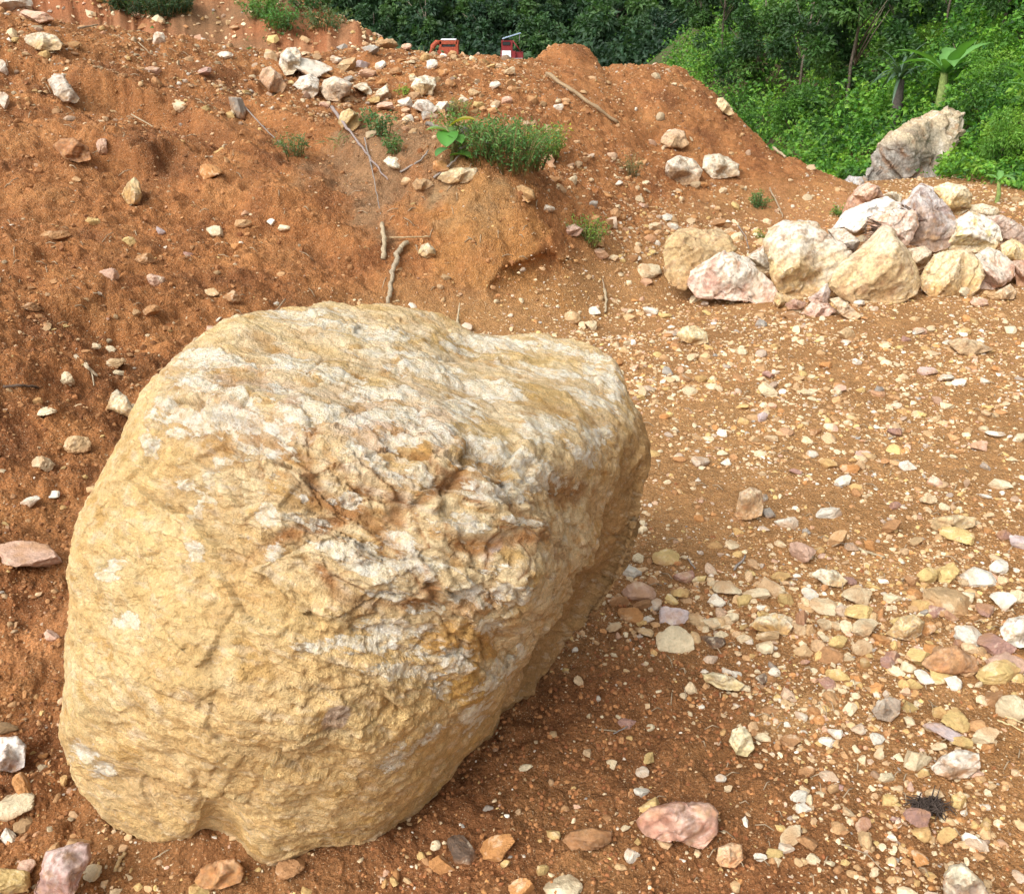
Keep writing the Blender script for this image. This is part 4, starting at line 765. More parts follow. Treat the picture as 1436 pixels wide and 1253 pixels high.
ST = '''1187 470 20 20 t|small upright ochre-tan stone just beyond the long pointed tan stone
1077 547 26 18 c|cream stone at the near end of the far gravel band
1132 550 20 9 c|thin cream chip right of the near cream stone
1232 547 15 13 g|round grey pebble alone in the far gravel
1068 584 16 16 v|pale purple stone on the bare strip of the flat
984 645 28 14 w|bright white stone close to the right shoulder of the big boulder
1077 718 18 16 g|grey stone touching the knobbly peach stone
1103 732 30 18 w|bright white stone right of the knobbly peach stone
1162 718 33 18 w|white stone with ochre underside right of the peach stone
1160 650 22 12 y|ochre stone left of a brown one in mid flat
1190 654 24 14 o|brown-orange stone in mid flat
1206 652 12 14 c|small cream stone against the brown-orange one in mid flat
1210 636 18 10 v|mauve flat pebble in mid flat
1341 750 38 17 y|yellow stone under the long light-tan slab
1249 738 25 20 b|dark brown stone left of the long light-tan slab
1124 772 32 30 p|pinkish white lump behind the coarse gravel
1174 755 25 26 t|olive-tan leaf-shaped stone behind the coarse gravel
1300 807 28 20 y|pointed yellow-cream stone with grey one beside it
1368 807 40 20 w|white and yellow stone at the top of the coarse gravel
1328 803 30 22 y|ribbed yellow stone left of the white and yellow one
1408 749 18 14 m|maroon pebble near the right edge
1430 759 28 20 v|lilac-white stone at the right edge above the gravel
1355 678 12 12 g|tiny blue-grey stone on the far right flat
1402 678 27 10 c|flat cream stone on the far right flat
1373 625 22 12 p|pink flat pebble on the far right
1395 608 22 8 w|thin white chip on the far right
1328 569 18 9 c|cream chip in front of the pointed tan stone
1314 561 16 9 p|pink chip left of the cream chip
1300 520 22 12 v|lilac piece in the white streak at the far right
1325 530 24 9 w|white splinter in the streak at the far right
1345 537 18 8 w|last white splinter of the streak at the far right
1067 951 18 17 d|round dark grey stone right of the pale yellow slab
1285 1061 34 25 c|cream rounded stone left of the white-topped brown stone
1286 1145 28 24 m|maroon porous stone under the dark root clump
1343 1121 20 24 y|yellow-orange pointed stone at the right of the root clump
1246 1120 20 12 y|orange-yellow pebble left of the root clump
1120 1115 22 16 w|white angular stone on the open mud
1010 1089 14 11 w|white chip above the rough pink block
1140 1203 16 12 c|cream egg pebble near the bottom edge
1085 1195 20 14 y|orange-yellow pebble in the trio near the bottom
1103 1188 18 11 w|white pebble in the trio near the bottom
1108 1172 35 17 c|cream flat stone behind the trio near the bottom
1132 1180 26 16 b|brown stone between cream ones near the bottom
1209 1155 20 16 m|purple-brown pebble left of the root clump
1293 1168 26 14 y|flat yellow pebble below the root clump
1382 1155 15 18 y|upright yellow pebble right of the root clump
1164 917 30 17 b|dark brown stone at the left side of the coarse gravel
1207 907 28 18 c|cream-white round stone left of the maroon one
1251 918 24 18 m|deep red stone beside the cream-white round one
1244 928 18 12 m|red-brown pebble just below the deep red stone
1360 890 42 20 w|white mottled stone between the ribbed and chalk-white ones
1393 903 42 22 m|flat maroon stone in front of the chalk-white one
1395 940 50 22 y|yellow-cream slab right of the ribbed brown stone
1412 927 46 18 p|pink and white stone right of the ribbed brown stone
1318 942 38 14 y|yellow flat stone at the foot of the ribbed brown stone
1335 957 20 20 w|white square stone below the ribbed brown stone
1295 949 24 11 w|flat white stone left of the yellow flat one
1280 957 22 14 y|deep yellow stone left of the white square stone
1174 944 28 14 y|yellow-tan wedge at the near side of the coarse gravel
1287 920 30 20 y|bright yellow stone left of the ribbed brown stone
1154 848 34 15 c|flat cream stone at the left of the coarse gravel
1203 857 34 22 y|pale yellow blocky stone in the coarse gravel
1202 835 36 22 c|pale pointed cream stone in the coarse gravel
1124 863 22 26 m|mauve slanted stone beside the cream-topped ochre stone
1212 880 32 22 c|hollow-faced cream stone in the coarse gravel
1001 870 26 16 c|cream blocky stone in the line left of the coarse gravel
978 868 26 14 t|tan stone left of the cream blocky one
1077 890 28 14 t|tan pebble under the cream-topped ochre stone
998 898 32 10 d|dark thin stone left of the coarse gravel
1330 841 58 22 t|big olive-tan stone at the back of the coarse gravel
1405 841 28 24 w|white cube-like stone near the right edge
1425 835 26 14 c|cream stone right of the white cube-like one
1155 874 24 14 c|cream pebble left of a twin in the coarse gravel
1175 876 18 12 c|smaller cream twin pebble in the coarse gravel
1107 1037 26 16 b|brown block beside the smooth silt patch
1232 1054 14 20 c|standing cream pebble above the root clump
1170 1027 18 11 w|white chip right of the silt patch
1204 1022 20 12 w|grey-white chip right of the silt patch
1229 1034 18 9 w|thin white chip below the striped stone
1325 1026 46 18 v|grey-white knobbly stone in the lower gravel
1378 1031 32 24 c|cream stone with brown base at lower right
1347 1039 24 18 y|yellow stone left of the cream one at lower right
1318 997 18 18 y|golden wedge stone right of the striped stone
1340 1012 40 12 y|flat golden slab right of the striped stone
1417 990 34 38 c|tall cream and rust stone at the right edge
1394 978 26 14 b|dark red flat stone at the right edge
1275 990 18 12 y|yellow pebble touching the striped stone
1275 1010 14 10 c|cream pebble below the yellow one by the striped stone
775 1168 20 14 y|yellow pebble left of the flat mud-brown stone
698 1188 46 28 o|orange-brown stone under the curve of the big boulder
645 1188 40 18 d|dark grey muddy lump under the curve of the big boulder
620 1208 34 20 o|crumbly orange lump below the dark muddy one
885 1197 20 32 w|white pointed stone between the mud-brown and pink ones
761 1217 14 16 y|little yellow stone at the bottom centre
709 1210 12 14 y|tiny ochre stone at the bottom centre
790 1242 44 20 c|white and yellow stone cut by the bottom edge
731 1244 30 26 o|ochre block cut by the bottom edge
880 1012 26 14 m|mauve-brown flat stone on the dark mud
909 1062 18 20 y|upright yellow stone on the mud
900 1081 16 11 w|white pebble under the upright yellow stone
900 1108 20 12 w|white pebble above the yellow-orange one
912 1131 28 20 y|yellow-orange stone touching the rough pink block
857 1070 15 12 c|cream chip left of the upright yellow stone
886 861 36 24 o|orange-brown stone tucked against the big boulder
896 826 42 24 p|mauve-pink block close to the right side of the big boulder
900 846 26 14 b|brown stone under the mauve-pink block
868 840 26 16 b|brown stone touching the right side of the big boulder
919 848 20 15 w|round white stone beside the mauve-grey one
909 867 15 9 w|white chip below the round white stone
944 863 38 20 v|bluish lilac stone right of the orange-brown one
944 898 46 20 c|pale yellow stone with a dark notch near the big boulder
860 878 20 11 c|small cream stone at the shaded side of the big boulder
902 884 28 10 t|thin tan stone near the orange-brown one
886 800 30 15 w|whitish oval stone hugging the big boulder
952 830 26 15 y|ribbed yellow stone behind the lilac stone
942 840 18 13 y|yellow pebble left of the ribbed yellow stone
960 805 26 20 m|red block behind the ribbed yellow stone
982 811 22 12 y|bright yellow stone right of the red block
932 780 36 18 y|yellow-cream knobbed stone with a flat top
1020 822 36 14 c|long white-topped stone behind the coarse gravel line
1060 832 34 16 c|cream long stone right of the white-topped one
1082 822 34 18 c|cream and brown block at the end of the long stones
1042 840 24 14 y|mustard stone under the cream long stone
915 815 14 11 b|brown chip near the red block
1020 1105 12 10 c|small cream chip on the mud, left
108 1182 32 20 t|tan stone behind the mauve block
10 1232 50 34 y|yellow stone in the bottom left corner
129 1222 22 13 c|cream pebble right of the mauve block
282 1247 26 14 y|yellow pebble under the brown-orange stone
20 1128 42 26 c|yellowish earthy stone at the left edge
13 1172 20 16 w|white pebble at the left edge above the yellow one
34 1214 24 16 p|pinkish stone left of the mauve block
74 890 18 14 p|pale pebble on bare soil left of the big boulder
407 1214 34 18 b|brown clod-like stone under the big boulder
34 1098 26 22 o|brown stone under the pinkish white one
60 648 24 17 c|cream rounded stone left of the big boulder
107 622 32 24 t|tan stone with white edge left of the big boulder
41 703 25 11 w|white sliver at the left edge
74 693 16 7 w|smaller white sliver right of the first
164 509 24 15 t|tan stone above the leaning wedge
168 523 15 10 c|cream chip under the tan stone above the wedge
156 489 15 9 c|cream chip above the tan stone
134 485 13 8 c|cream chip left of the upper one
95 529 18 18 c|cream wedge beside the dry chips of wood
38 780 72 24 p|long pinkish edge of stone at the left edge
67 576 24 10 c|cream flat chip left of the wedge
303 462 24 12 p|pinkish stone peeping over the left shoulder of the big boulder
297 241 32 20 o|ochre rounded stone in the face of the slope
342 313 22 11 t|tan stone in the lower face of the slope
226 323 11 11 v|bluish white pebble in the middle of the slope
154 382 20 18 p|pinkish pebble low on the slope
220 391 20 18 p|brownish pink pebble low on the slope
4 94 14 18 w|white stone at the left edge near the top
5 142 14 20 w|white stone at the left edge below the first
15 8 44 16 w|white stone in the top left corner
52 25 36 12 p|pale flat stone on the ridge at top left
216 100 20 11 p|pink pebble on the upper slope
315 78 20 10 w|whitish pebble near the ridge
285 101 22 10 m|mauve flat stone near the ridge
430 99 60 14 w|long white stone across the cluster
405 92 22 14 c|cream stone under the upright white one
335 152 22 32 g|grey upright stone in the face of the slope
253 148 14 15 c|cream upright chip on the slope
80 330 32 16 b|brown buried stone in the left slope
144 205 16 20 p|pinkish upright splinter on the left slope
223 54 15 16 w|white upright chip on the ridge
540 62 30 16 t|tan rounded stone on the ridge
520 70 22 12 g|grey stone on the ridge left of the tan one
488 93 26 18 t|two-tone tan stone behind the cluster
517 104 24 14 p|pink rounded stone behind the cluster
507 90 22 12 v|greyish stone behind the pink one
534 92 14 12 w|white stone right of the greyish one
555 100 16 10 b|brown stone right of the pink rounded one
570 66 14 8 p|pinkish stone on the ridge near the excavator
606 90 14 12 w|white pebble below the excavator
512 166 22 22 b|brown stone beside the yellow-tan chunky one
540 149 20 11 p|pink stone below the cream wedge
569 143 20 14 w|white stone at the left end of the row
604 163 22 14 g|grey stone under the row of white stones
641 184 30 14 g|grey and white stone behind the broad-leaved plant
571 253 15 12 t|small tan stone left of the brown angular one
619 233 22 16 o|orange stone under the broad leaves
713 99 15 9 c|cream pebble on the upper right slope
770 291 20 11 w|white stone below the bush
782 149 13 9 w|white stone beside the fallen pole
842 355 20 12 p|pinkish stone low on the bank
912 379 32 20 c|cream stone left of the mud-skinned boulder
802 444 24 20 t|tan stone behind the right shoulder of the big boulder
829 456 20 16 c|tan and cream stone right of it, behind the boulder
834 435 16 12 w|white chip behind the boulder
912 435 20 10 w|white chip left of the pink slab
1014 268 12 9 c|cream chip on the red flank
1005 312 18 14 b|brown stone on the flank left of the pile
1020 325 16 9 c|cream flat chip left of the two-toned boulder
933 305 18 13 w|white stone in the flank rubble
918 318 16 14 c|cream stone in the flank rubble
945 318 16 11 w|second white stone in the flank rubble
783 142 10 8 c|cream chip above the pole-side stone
1150 420 22 14 p|pinkish chip right under the pile
1205 425 16 11 w|white chip in front of the pyramid boulder
1350 410 18 14 c|cream chip under the cream block
1372 424 22 12 p|lilac-pink chip under the right of the pile
1110 442 24 10 b|brown slab before the plank-like splinter
1395 415 20 12 t|tan chip under the wedge at the right'''
for ln in ST.split('\n'):
    a, lab = ln.split('|'); u, v, w, h, c = a.split(); place_stone(float(u), float(v), float(w), float(h), c, lab)

# ------------------------------------------------------------------ gravel: too many to count, one object per kind of stone size
SKEEP = [(o.location.x, o.location.y, max(o.scale[0], .01)) for o in C.objects if o.name.startswith('stone')]
def gblob(u, v, ru, ry, k):
    p = hit(u, v); return (p[0], p[1], ru*p[1]/F, ry, k)
BL = [gblob(1280, 880, 330, .34, 2.2), gblob(1050, 850, 160, .22, 1.5), gblob(1150, 510, 330, .7, 1.6), gblob(920, 500, 90, .5, 1.2), gblob(1340, 770, 160, .3, 1.4), gblob(1390, 1040, 90, .3, 1.2), gblob(1150, 1190, 260, .13, .9),
      gblob(500, 85, 190, .9, 1.9), gblob(480, 120, 110, .5, 1.3), gblob(640, 95, 130, 1.0, 1.2), gblob(930, 290, 120, .8, 1.5), gblob(880, 380, 60, .5, 1.6), gblob(820, 250, 120, .8, .9), gblob(700, 140, 170, .8, .8), gblob(230, 60, 200, .5, .6), gblob(1050, 430, 220, .3, 1.),
      gblob(60, 1180, 90, .12, 1.0), gblob(150, 500, 160, .4, .35), gblob(1270, 430, 200, .3, 1.)]
def dens(x, y):
    j = np.clip(np.interp(y, ys, np.arange(nr)), 0, nr-1).astype(int); i = np.clip(np.interp(x/WY(y), cs, np.arange(nc)), 0, nc-1).astype(int)
    rd = REDG[j, i]; d = .50-.34*rd+.30*sstep(.55, 1.1, H(x, y))*sstep(4.5, 6.5, y)
    for bx, by, rx, ry, k in BL: d = d+.30*k*np.exp(-((x-bx)/rx)**2-((y-by)/ry)**2)
    d = d*(1-.45*sstep(.6, -.4, x)*rd*sstep(7.5, 6.0, y)); q = np.stack([x, y, x*0], 1); d = d*(.35+1.3*np.clip(.5+fbm(q*2.3, 3, 201)*1.6, 0, 1))*(.6+.8*np.clip(.5+fbm(q*7, 3, 202)*1.5, 0, 1))
    nb = np.exp(-((np.abs(x-.22)/.42)**3+(np.abs(y-1.72)/.52)**3))+np.exp(-(((x+.1)/1.)**2+((y-1.35)/.25)**2)); d = d*(1-.88*np.clip(nb, 0, 1))
    d = d*(1-sstep(.1, .5, x-HX0(y))); return d, rd
def gravel(name, label, N, smin, smax, expo, sub, seed, mult=1., cols=None, flat=(.35, .8), yr=(.95, 11.2), clod=0):
    rs = np.random.RandomState(seed); X = []; 
    y = np.exp(rs.uniform(math.log(yr[0]), math.log(yr[1]), N)); x = rs.uniform(-1.08, 1.12, N)*WY(y); d, rd = dens(x, y); d = d if clod == 0 else (rd*.45+.5*np.exp(-(((x-.24)/.55)**2+((y-1.78)/.65)**2))); k = rs.uniform(size=N) < d*mult; x, y, rd = x[k], y[k], rd[k]
    n = len(x); sz = np.maximum(smin*(1-rs.uniform(size=n))**(-1/expo), .0011*y); sz = np.minimum(sz, smax)
    if clod: sz = np.minimum(sz, .004*y)
    vs, f = [], None
    K_ = 12; base = [stone_shape(900+seed+i, sub, 7, .0) for i in range(K_)]; f = base[0][1]; B = np.stack([b[0] for b in base])
    b = B[rs.randint(0, K_, n)]
    b = b*np.stack([np.ones(n), rs.uniform(.5, .95, n), rs.uniform(flat[0], flat[1], n)], 1)[:, None]*sz[:, None, None]
    a = rs.uniform(0, 2*np.pi, n); t = rs.uniform(-.35, .35, n); ca, sa, ct, st = np.cos(a), np.sin(a), np.cos(t), np.sin(t)
    xx = b[..., 0]*ct[:, None]-b[..., 2]*st[:, None]; zz = b[..., 0]*st[:, None]+b[..., 2]*ct[:, None]; yy = b[..., 1]
    X = xx*ca[:, None]-yy*sa[:, None]+x[:, None]; Y = xx*sa[:, None]+yy*ca[:, None]+y[:, None]; Z = zz+(H(x, y)+sz*rs.uniform(-.12, .24, n))[:, None]
    nv = b.shape[1]; F_ = (f[None]+(np.arange(n)*nv)[:, None, None]).reshape(-1, 3)
    pal = np.array([SC_[q] for q in 'wwcccccccccyyyttttttbbopg'] if cols is None else cols); c = pal[rs.randint(0, len(pal), n)]
    c = c*(1-rs.uniform(0, .6, n)[:, None]*rd[:, None])+A([.36, .15, .055])*(rs.uniform(0, 1, n)*0+0)[:, None]
    c = c+(A([.42, .21, .085])-c)*(rs.uniform(0, .8, n)**1.3+.12*rd)[:, None]; c = c*rs.uniform(.82, 1.18, n)[:, None]
    o = link(name, mesh_np(name, np.stack([X, Y, Z], -1).reshape(-1, 3), F_, False, np.repeat(np.clip(c, 0, 1), nv, 0)), M_GRAVEL)
    tag(o, label, 'gravel', kind='stuff'); return n
n1_ = gravel('gravel', 'fine pale gravel chips strewn over the whole site', 100000, .0028, .012, 2.2, 0, 1, 1.25)
n2_ = gravel('coarse_gravel', 'coarse mixed cream, yellow and brown gravel on the flat', 17000, .008, .026, 2.5, 1, 2, .58)
n5_ = gravel('flat_rubble', 'cream and brown angular chips covering the far flat before the rock pile', 16000, .008, .036, 2.5, 1, 6, .62, None, (.3, .75), (3.2, 7.2))
n4_ = gravel('slope_rubble', 'pale broken rubble strewn along the top and flank of the spoil heap', 13000, .012, .05, 2.5, 1, 4, .62, None, (.4, .9), (6.0, 10.8))
n3_ = gravel('soil_clods', 'red soil clods and crumbs on the spoil heap and around the big boulder', 46000, .005, .030, 2.3, 0, 3, .9, [(.32,.125,.045),(.25,.09,.034),(.38,.165,.06),(.22,.08,.03)], (.6, 1.), (.95, 10), 1)
gravel('far_rubble', 'stones and rubble on the far red slope behind the ridge', 9000, .02, .09, 2.2, 0, 9, 1.2, None, (.4, .9), (11.5, 19))
print('gravel', n1_, n2_, n3_)
# more single stones of middling size, each lying free on the ground
placed = [(float(l.split()[0]), float(l.split()[1])) for l in ST.split('\n')]
MID = [('the coarse gravel band', 1000, 1430, 790, 960, 44), ('the mud flat at lower right', 880, 1430, 1000, 1240, 26), ('the far gravel flat', 900, 1430, 440, 590, 34), ('the middle of the flat', 960, 1430, 600, 780, 22),
       ('the top of the spoil heap', 380, 720, 72, 150, 30), ('the right flank of the spoil heap', 820, 1020, 250, 400, 20), ('the left slope', 10, 420, 300, 480, 12)]
for zone, u0, u1, v0, v1, n in MID:
    k = 0; tries = 0
    while k < n and tries < 4000:
        tries += 1; u = RG.uniform(u0, u1); v = RG.uniform(v0, v1)
        if any(abs(u-a)+abs(v-b)*1.4 < 26 for a, b in placed): continue
        p = hit(u, v); dd = float(dens(A([p[0]]), A([p[1]]))[0][0])
        if RG.random() > dd*1.3: continue
        if u < 930 and v > 440 and v < 1000 and u > 100: continue
        c = RG.choice('wwcccyytbompg'); w = RG.uniform(11, 24) if 'far' not in zone and 'heap' not in zone else RG.uniform(8, 16)
        placed.append((u, v)); k += 1
        place_stone(u, v, w, w*RG.uniform(.5, .8), c, 'small %s stone, one of the loose ones on %s' % (CN[c], zone), 'small %s stones on %s' % (CN[c], zone))
# ------------------------------------------------------------------ leaves
def rand_dirs(rs, n, up=.3):
    d = rs.normal(size=(n, 3)); d[:, 2] = d[:, 2]*.7+up; return d/np.linalg.norm(d, axis=1, keepdims=True)
def leaf_arrays(P, D, Lh, W, rs, droop=.25):
    """folded pointed leaves: 6 points, 4 triangles"""
    n = len(P); N = np.cross(D, rs.normal(size=(n, 3))); N /= np.maximum(np.linalg.norm(N, axis=1, keepdims=True), 1e-9)
    up = np.cross(N, D); s = np.where(up[:, 2:] < 0, -1, 1); up = up*s; Lh = np.asarray(Lh)[:, None]; W = np.asarray(W)[:, None]
    mid = P+D*Lh*.5-up*Lh*.0; tip = P+D*Lh-up*Lh*droop-np.array([0, 0, 1])*Lh*droop*.5
    l = P+D*Lh*.42+N*W*.5+up*W*.18; r = P+D*Lh*.42-N*W*.5+up*W*.18
    V = np.stack([P, l, mid, r, tip], 1).reshape(-1, 3); b = (np.arange(n)*5)[:, None]
    F_ = np.concatenate([b+np.array([[0, 2, 1]]), b+np.array([[0, 3, 2]]), b+np.array([[1, 2, 4]]), b+np.array([[2, 3, 4]])])
    return V, F_
def leaf_mesh(name, P, D, Lh, W, col, rs, droop=.25, var=.25):
    V, F_ = leaf_arrays(P, D, Lh, W, rs, droop); n = len(P)
    c = np.asarray(col) if np.ndim(col) == 2 else np.tile(A(col), (n, 1)); c = c*rs.uniform(1-var, 1+var, (n, 1))*rs.uniform(.93, 1.07, (n, 3))
    return mesh_np(name, V, F_, False, np.repeat(np.clip(c, 0, 1), 5, 0))
def clump_points(rs, n, nclump, rad, cs_, squash=1.):
    cd = rand_dirs(rs, nclump, .15)*rs.uniform(.55, 1., (nclump, 1))*rad; cd = cd*rs.uniform(.8, 1.15, (nclump, 1))
    k = rs.randint(0, nclump, n); q = rs.normal(size=(n, 3)); q /= np.linalg.norm(q, axis=1, keepdims=True); q *= (rs.uniform(.35, 1., (n, 1))*cs_)*(rs.uniform(.6, 1.3, nclump)[k])[:, None]
    q[:, 2] *= squash; return cd[k]+q, q, k
def tube(pts, radii, sides=6):
    P = np.array(pts, float); n = len(P); V = []; 
    for i in range(n):
        t = P[min(i+1, n-1)]-P[max(i-1, 0)]; t /= max(np.linalg.norm(t), 1e-9); a = np.cross(t, [0.31, .2, .93]); a /= np.linalg.norm(a); b = np.cross(t, a)
        for k in range(sides): an = 2*math.pi*k/sides; V.append(P[i]+(a*math.cos(an)+b*math.sin(an))*radii[i])
    F_ = [(i*sides+k, i*sides+(k+1) % sides, (i+1)*sides+(k+1) % sides, (i+1)*sides+k) for i in range(n-1) for k in range(sides)]
    V.append(P[0]); V.append(P[-1]); e0, e1 = len(V)-2, len(V)-1
    T = [((k+1) % sides, k, e0) for k in range(sides)]+[((n-1)*sides+k, (n-1)*sides+(k+1) % sides, e1) for k in range(sides)]
    return np.array(V), np.array(F_), np.array(T)
def tubes_mesh(name, lst, col, sides=6):
    VV, QQ, TT, o = [], [], [], 0
    for pts, rad in lst:
        v, q, t = tube(pts, rad, sides); VV.append(v); QQ.append(q+o); TT.append(t+o); o += len(v)
    V = np.concatenate(VV); return mesh_np(name, V, [np.concatenate(QQ), np.concatenate(TT)], True, np.tile(A(col), (len(V), 1)))
G1 = (.055, .13, .030); G2 = (.085, .19, .040); G3 = (.035, .09, .028); G4 = (.13, .23, .045); G5 = (.025, .062, .030)
def make_tree(rs, h, rx, rz, n, nclump, leaf, cols, trunk_r, name='tree', cfrac=.50):
    root = empty(name); P, q, k = clump_points(rs, n, nclump, A([rx, rx, rz]), .26*rx, .75); P = P+A([0, 0, h*cfrac])
    D = q/np.linalg.norm(q, axis=1, keepdims=True)*.7+rand_dirs(rs, n, .1)*.6; D /= np.linalg.norm(D, axis=1, keepdims=True)
    cc = A([cols[i % len(cols)] for i in range(nclump)])[k]
    link('crown', leaf_mesh('crown', P, D, rs.uniform(.7, 1.3, n)*leaf, rs.uniform(.7, 1.2, n)*leaf*.5, cc, rs, .2), M_LEAF, root)
    ls = [([(0, 0, -.3*h/8), (0.02*h, 0, h*.3), (-.01*h, .01*h, h*.6), (0, 0, h*.82)], [trunk_r, trunk_r*.8, trunk_r*.5, trunk_r*.15])]
    for _ in range(7):
        a = rs.uniform(0, 6.28); z0 = rs.uniform(.3, .6)*h; ls.append(([(0, 0, z0), (math.cos(a)*rx*.4, math.sin(a)*rx*.4, z0+.12*h), (math.cos(a)*rx*.8, math.sin(a)*rx*.8, z0+.22*h)], [trunk_r*.45, trunk_r*.3, trunk_r*.08]))
    link('trunk', tubes_mesh('trunk', ls, (.16, .13, .10)), M_BARK, root); return root
rsv = np.random.RandomState(11)
# far wood behind the site: single trees, each with crown and trunk
FT = [make_tree(rsv, 10, 3.6, 3.6, 5200, 34, .62, [(.030,.070,.034),(.038,.085,.038),(.024,.056,.030),(.048,.100,.040)], .25, 'forest_tree'), make_tree(rsv, 11, 3.1, 4.4, 5200, 30, .58, [(.030,.070,.034),(.042,.092,.038),(.075,.145,.048)], .24, 'forest_tree'),
      make_tree(rsv, 8.5, 4.0, 3.0, 5200, 40, .6, [(.055,.12,.040),(.080,.155,.048),(.036,.080,.034)], .22, 'forest_tree')]
FL = ['dark rounded evergreen tree in the far wood', 'tall dark narrow tree in the far wood', 'broad mid-green tree in the far wood']
first = [True]*3; cnt = 0
def zone_far(u): return ('left of the excavator' if u < 600 else 'between the excavator and the truck' if u < 700 else 'behind the earth knob' if u < 860 else 'in the dark gap' if u < 1010 else 'beyond the green hillside')
for row, y in enumerate((112, 118, 125, 133, 142, 152, 163)):
    for k in range(15):
        x = -33+k*6.0+rsv.uniform(-2, 2)+(row % 2)*3.0+row*1.0; yy = y+rsv.uniform(-2.5, 2.5); i = rsv.randint(0, 3)
        if x > 54: continue
        z = float(H(x, yy)); pu, pv = project(np.array([[x, yy, z+5.]]))
        if pu[0] < 470 or pu[0] > 1120: continue
        o = FT[i] if first[i] else copy_thing(FT[i]); first[i] = False
        s = rsv.uniform(.85, 1.25)*(1.0 if row else .72); o.location = (x, yy, z-1.2); o.scale = (s, s, s*rsv.uniform(.95, 1.2)); o.rotation_euler = (0, 0, rsv.uniform(0, 6.28))
        rw = 'front' if row < 2 else 'middle' if row < 5 else 'back'
        lab = FL[i].replace('in the far wood', 'at the %s of the wood, %s' % (rw, zone_far(pu[0]))); tag(o, lab, 'tree', lab); cnt += 1
# low brush at the wood's foot
def undergrowth(name, label, N, xr, yr, hgt, leaf, cols, seed, keep=None, lump=1.2):
    rs = np.random.RandomState(seed); y = np.exp(rs.uniform(math.log(yr[0]), math.log(yr[1]), N)); x = rs.uniform(0, 1, N)*(xr[1](y)-xr[0](y))+xr[0](y)
    if keep is not None: k = keep(x, y, rs); x, y = x[k], y[k]
    n = len(x); q = np.stack([x, y, x*0], 1); hh = hgt(x, y)*(.25+1.0*np.clip(.5+fbm(q*lump, 3, seed)*1.7, 0, 1.2))
    t = rs.uniform(0, 1, n)**.45; P = np.stack([x, y, H(x, y)+hh*t], 1); P += rs.normal(size=(n, 3))*.04*hh[:, None]
    cn = fbm(q*lump*1.3, 3, seed+5)+rs.normal(size=n)*.12; c = A(cols)[np.clip(((cn+.5)*len(cols)).astype(int), 0, len(cols)-1)]
    D = rand_dirs(rs, n, .15); D[:, 0] -= .35; D[:, 1] -= .25; D /= np.linalg.norm(D, axis=1, keepdims=True)
    L_ = leaf(x, y)*rs.uniform(.6, 1.35, n); o = link(name, leaf_mesh(name, P, D, L_, L_*rs.uniform(.4, .7, n), c, rs, .25, .3), M_LEAF)
    return tag(o, label, 'undergrowth', kind='stuff')
OC = at_y(1285, 205, 11.9)
def keep_oc(x, y, rs):      # leave the outcrop bare but let creepers hang over its rim
    u, v = project(np.stack([x, y, H(x, y)+.15], 1)); inside = (np.abs(u-1276-(215-v)*.5) < 50)*(v > 168)*(v < 280)*(y < 12.6)*(rs.uniform(size=len(x)) < .97)
    return ~inside
undergrowth('undergrowth', 'tangled bright green creepers and brush covering the whole right hillside', 60000, (lambda y: HX0(y)-.35, lambda y: HX0(y)+4.5), (8.6, 17), lambda x, y: .22+.5*sstep(0, 1.2, x-HX0(y)), lambda x, y: .055+.035*(y-8)/9,
            [(.03,.10,.02), (.06,.175,.025), (.10,.25,.03), (.15,.32,.035), (.20,.37,.045)], 401, keep_oc, 1.6)
undergrowth('brush', 'finer bright green brush on the distant part of the hillside', 50000, (lambda y: HX0(y)-1.5, lambda y: HX0(y)+9), (14, 48), lambda x, y: .7+.9*sstep(0, 3, x-HX0(y)), lambda x, y: .085+.05*(y-14)/20,
            [(.045,.13,.022), (.075,.20,.028), (.12,.27,.034), (.17,.33,.04)], 402, None, .8)
undergrowth('forest_brush', 'dark brush filling the foot of the far wood', 42000, (lambda y: -24+y*0., lambda y: 50+y*0.), (104, 175), lambda x, y: 4.0+x*0, lambda x, y: .75+x*0, [(.024,.056,.030), (.034,.078,.036), (.05,.10,.04)], 403, None, .12)
# shrubs on the hillside
def make_shrub(rs, name, n, nclump, r, leaf, cols, h=.6, wr=.5):
    root = empty(name); P, q, k = clump_points(rs, n, nclump, A([r, r, r*.85]), .33*r, .8); P = P+A([0, 0, h])
    D = q/np.linalg.norm(q, axis=1, keepdims=True)*.8+rand_dirs(rs, n, .1)*.5; D /= np.linalg.norm(D, axis=1, keepdims=True)
    cc = A([cols[i % len(cols)] for i in range(nclump)])[k]; link('foliage', leaf_mesh('foliage', P, D, rs.uniform(.7, 1.3, n)*leaf, rs.uniform(.7, 1.2, n)*leaf*wr, cc, rs, .25), M_LEAF, root)
    ls = []
    for _ in range(6): a = rs.uniform(0, 6.28); ls.append(([(0, 0, -.1), (math.cos(a)*r*.3, math.sin(a)*r*.3, h*.6), (math.cos(a)*r*.7, math.sin(a)*r*.7, h+r*.3)], [.02*r*2, .015*r*2, .004]))
    link('stem', tubes_mesh('stem', ls, (.15, .12, .08), 5), M_BARK, root); return root
SH = [make_shrub(rsv, 'shrub', 4200, 20, .75, .075, [(.07,.18,.026),(.10,.24,.032),(.05,.13,.024)]), make_shrub(rsv, 'shrub', 4200, 18, .7, .07, [(.15,.31,.04),(.20,.36,.045),(.11,.25,.035)]), make_shrub(rsv, 'shrub', 4200, 24, .8, .08, [(.04,.11,.022),(.06,.15,.026),(.08,.20,.03)])]
SLB = ['mid-green leafy shrub growing on the right hillside', 'light yellow-green shrub growing on the right hillside', 'dark green dense shrub growing on the right hillside']; fs3 = [True]*3
spots = []
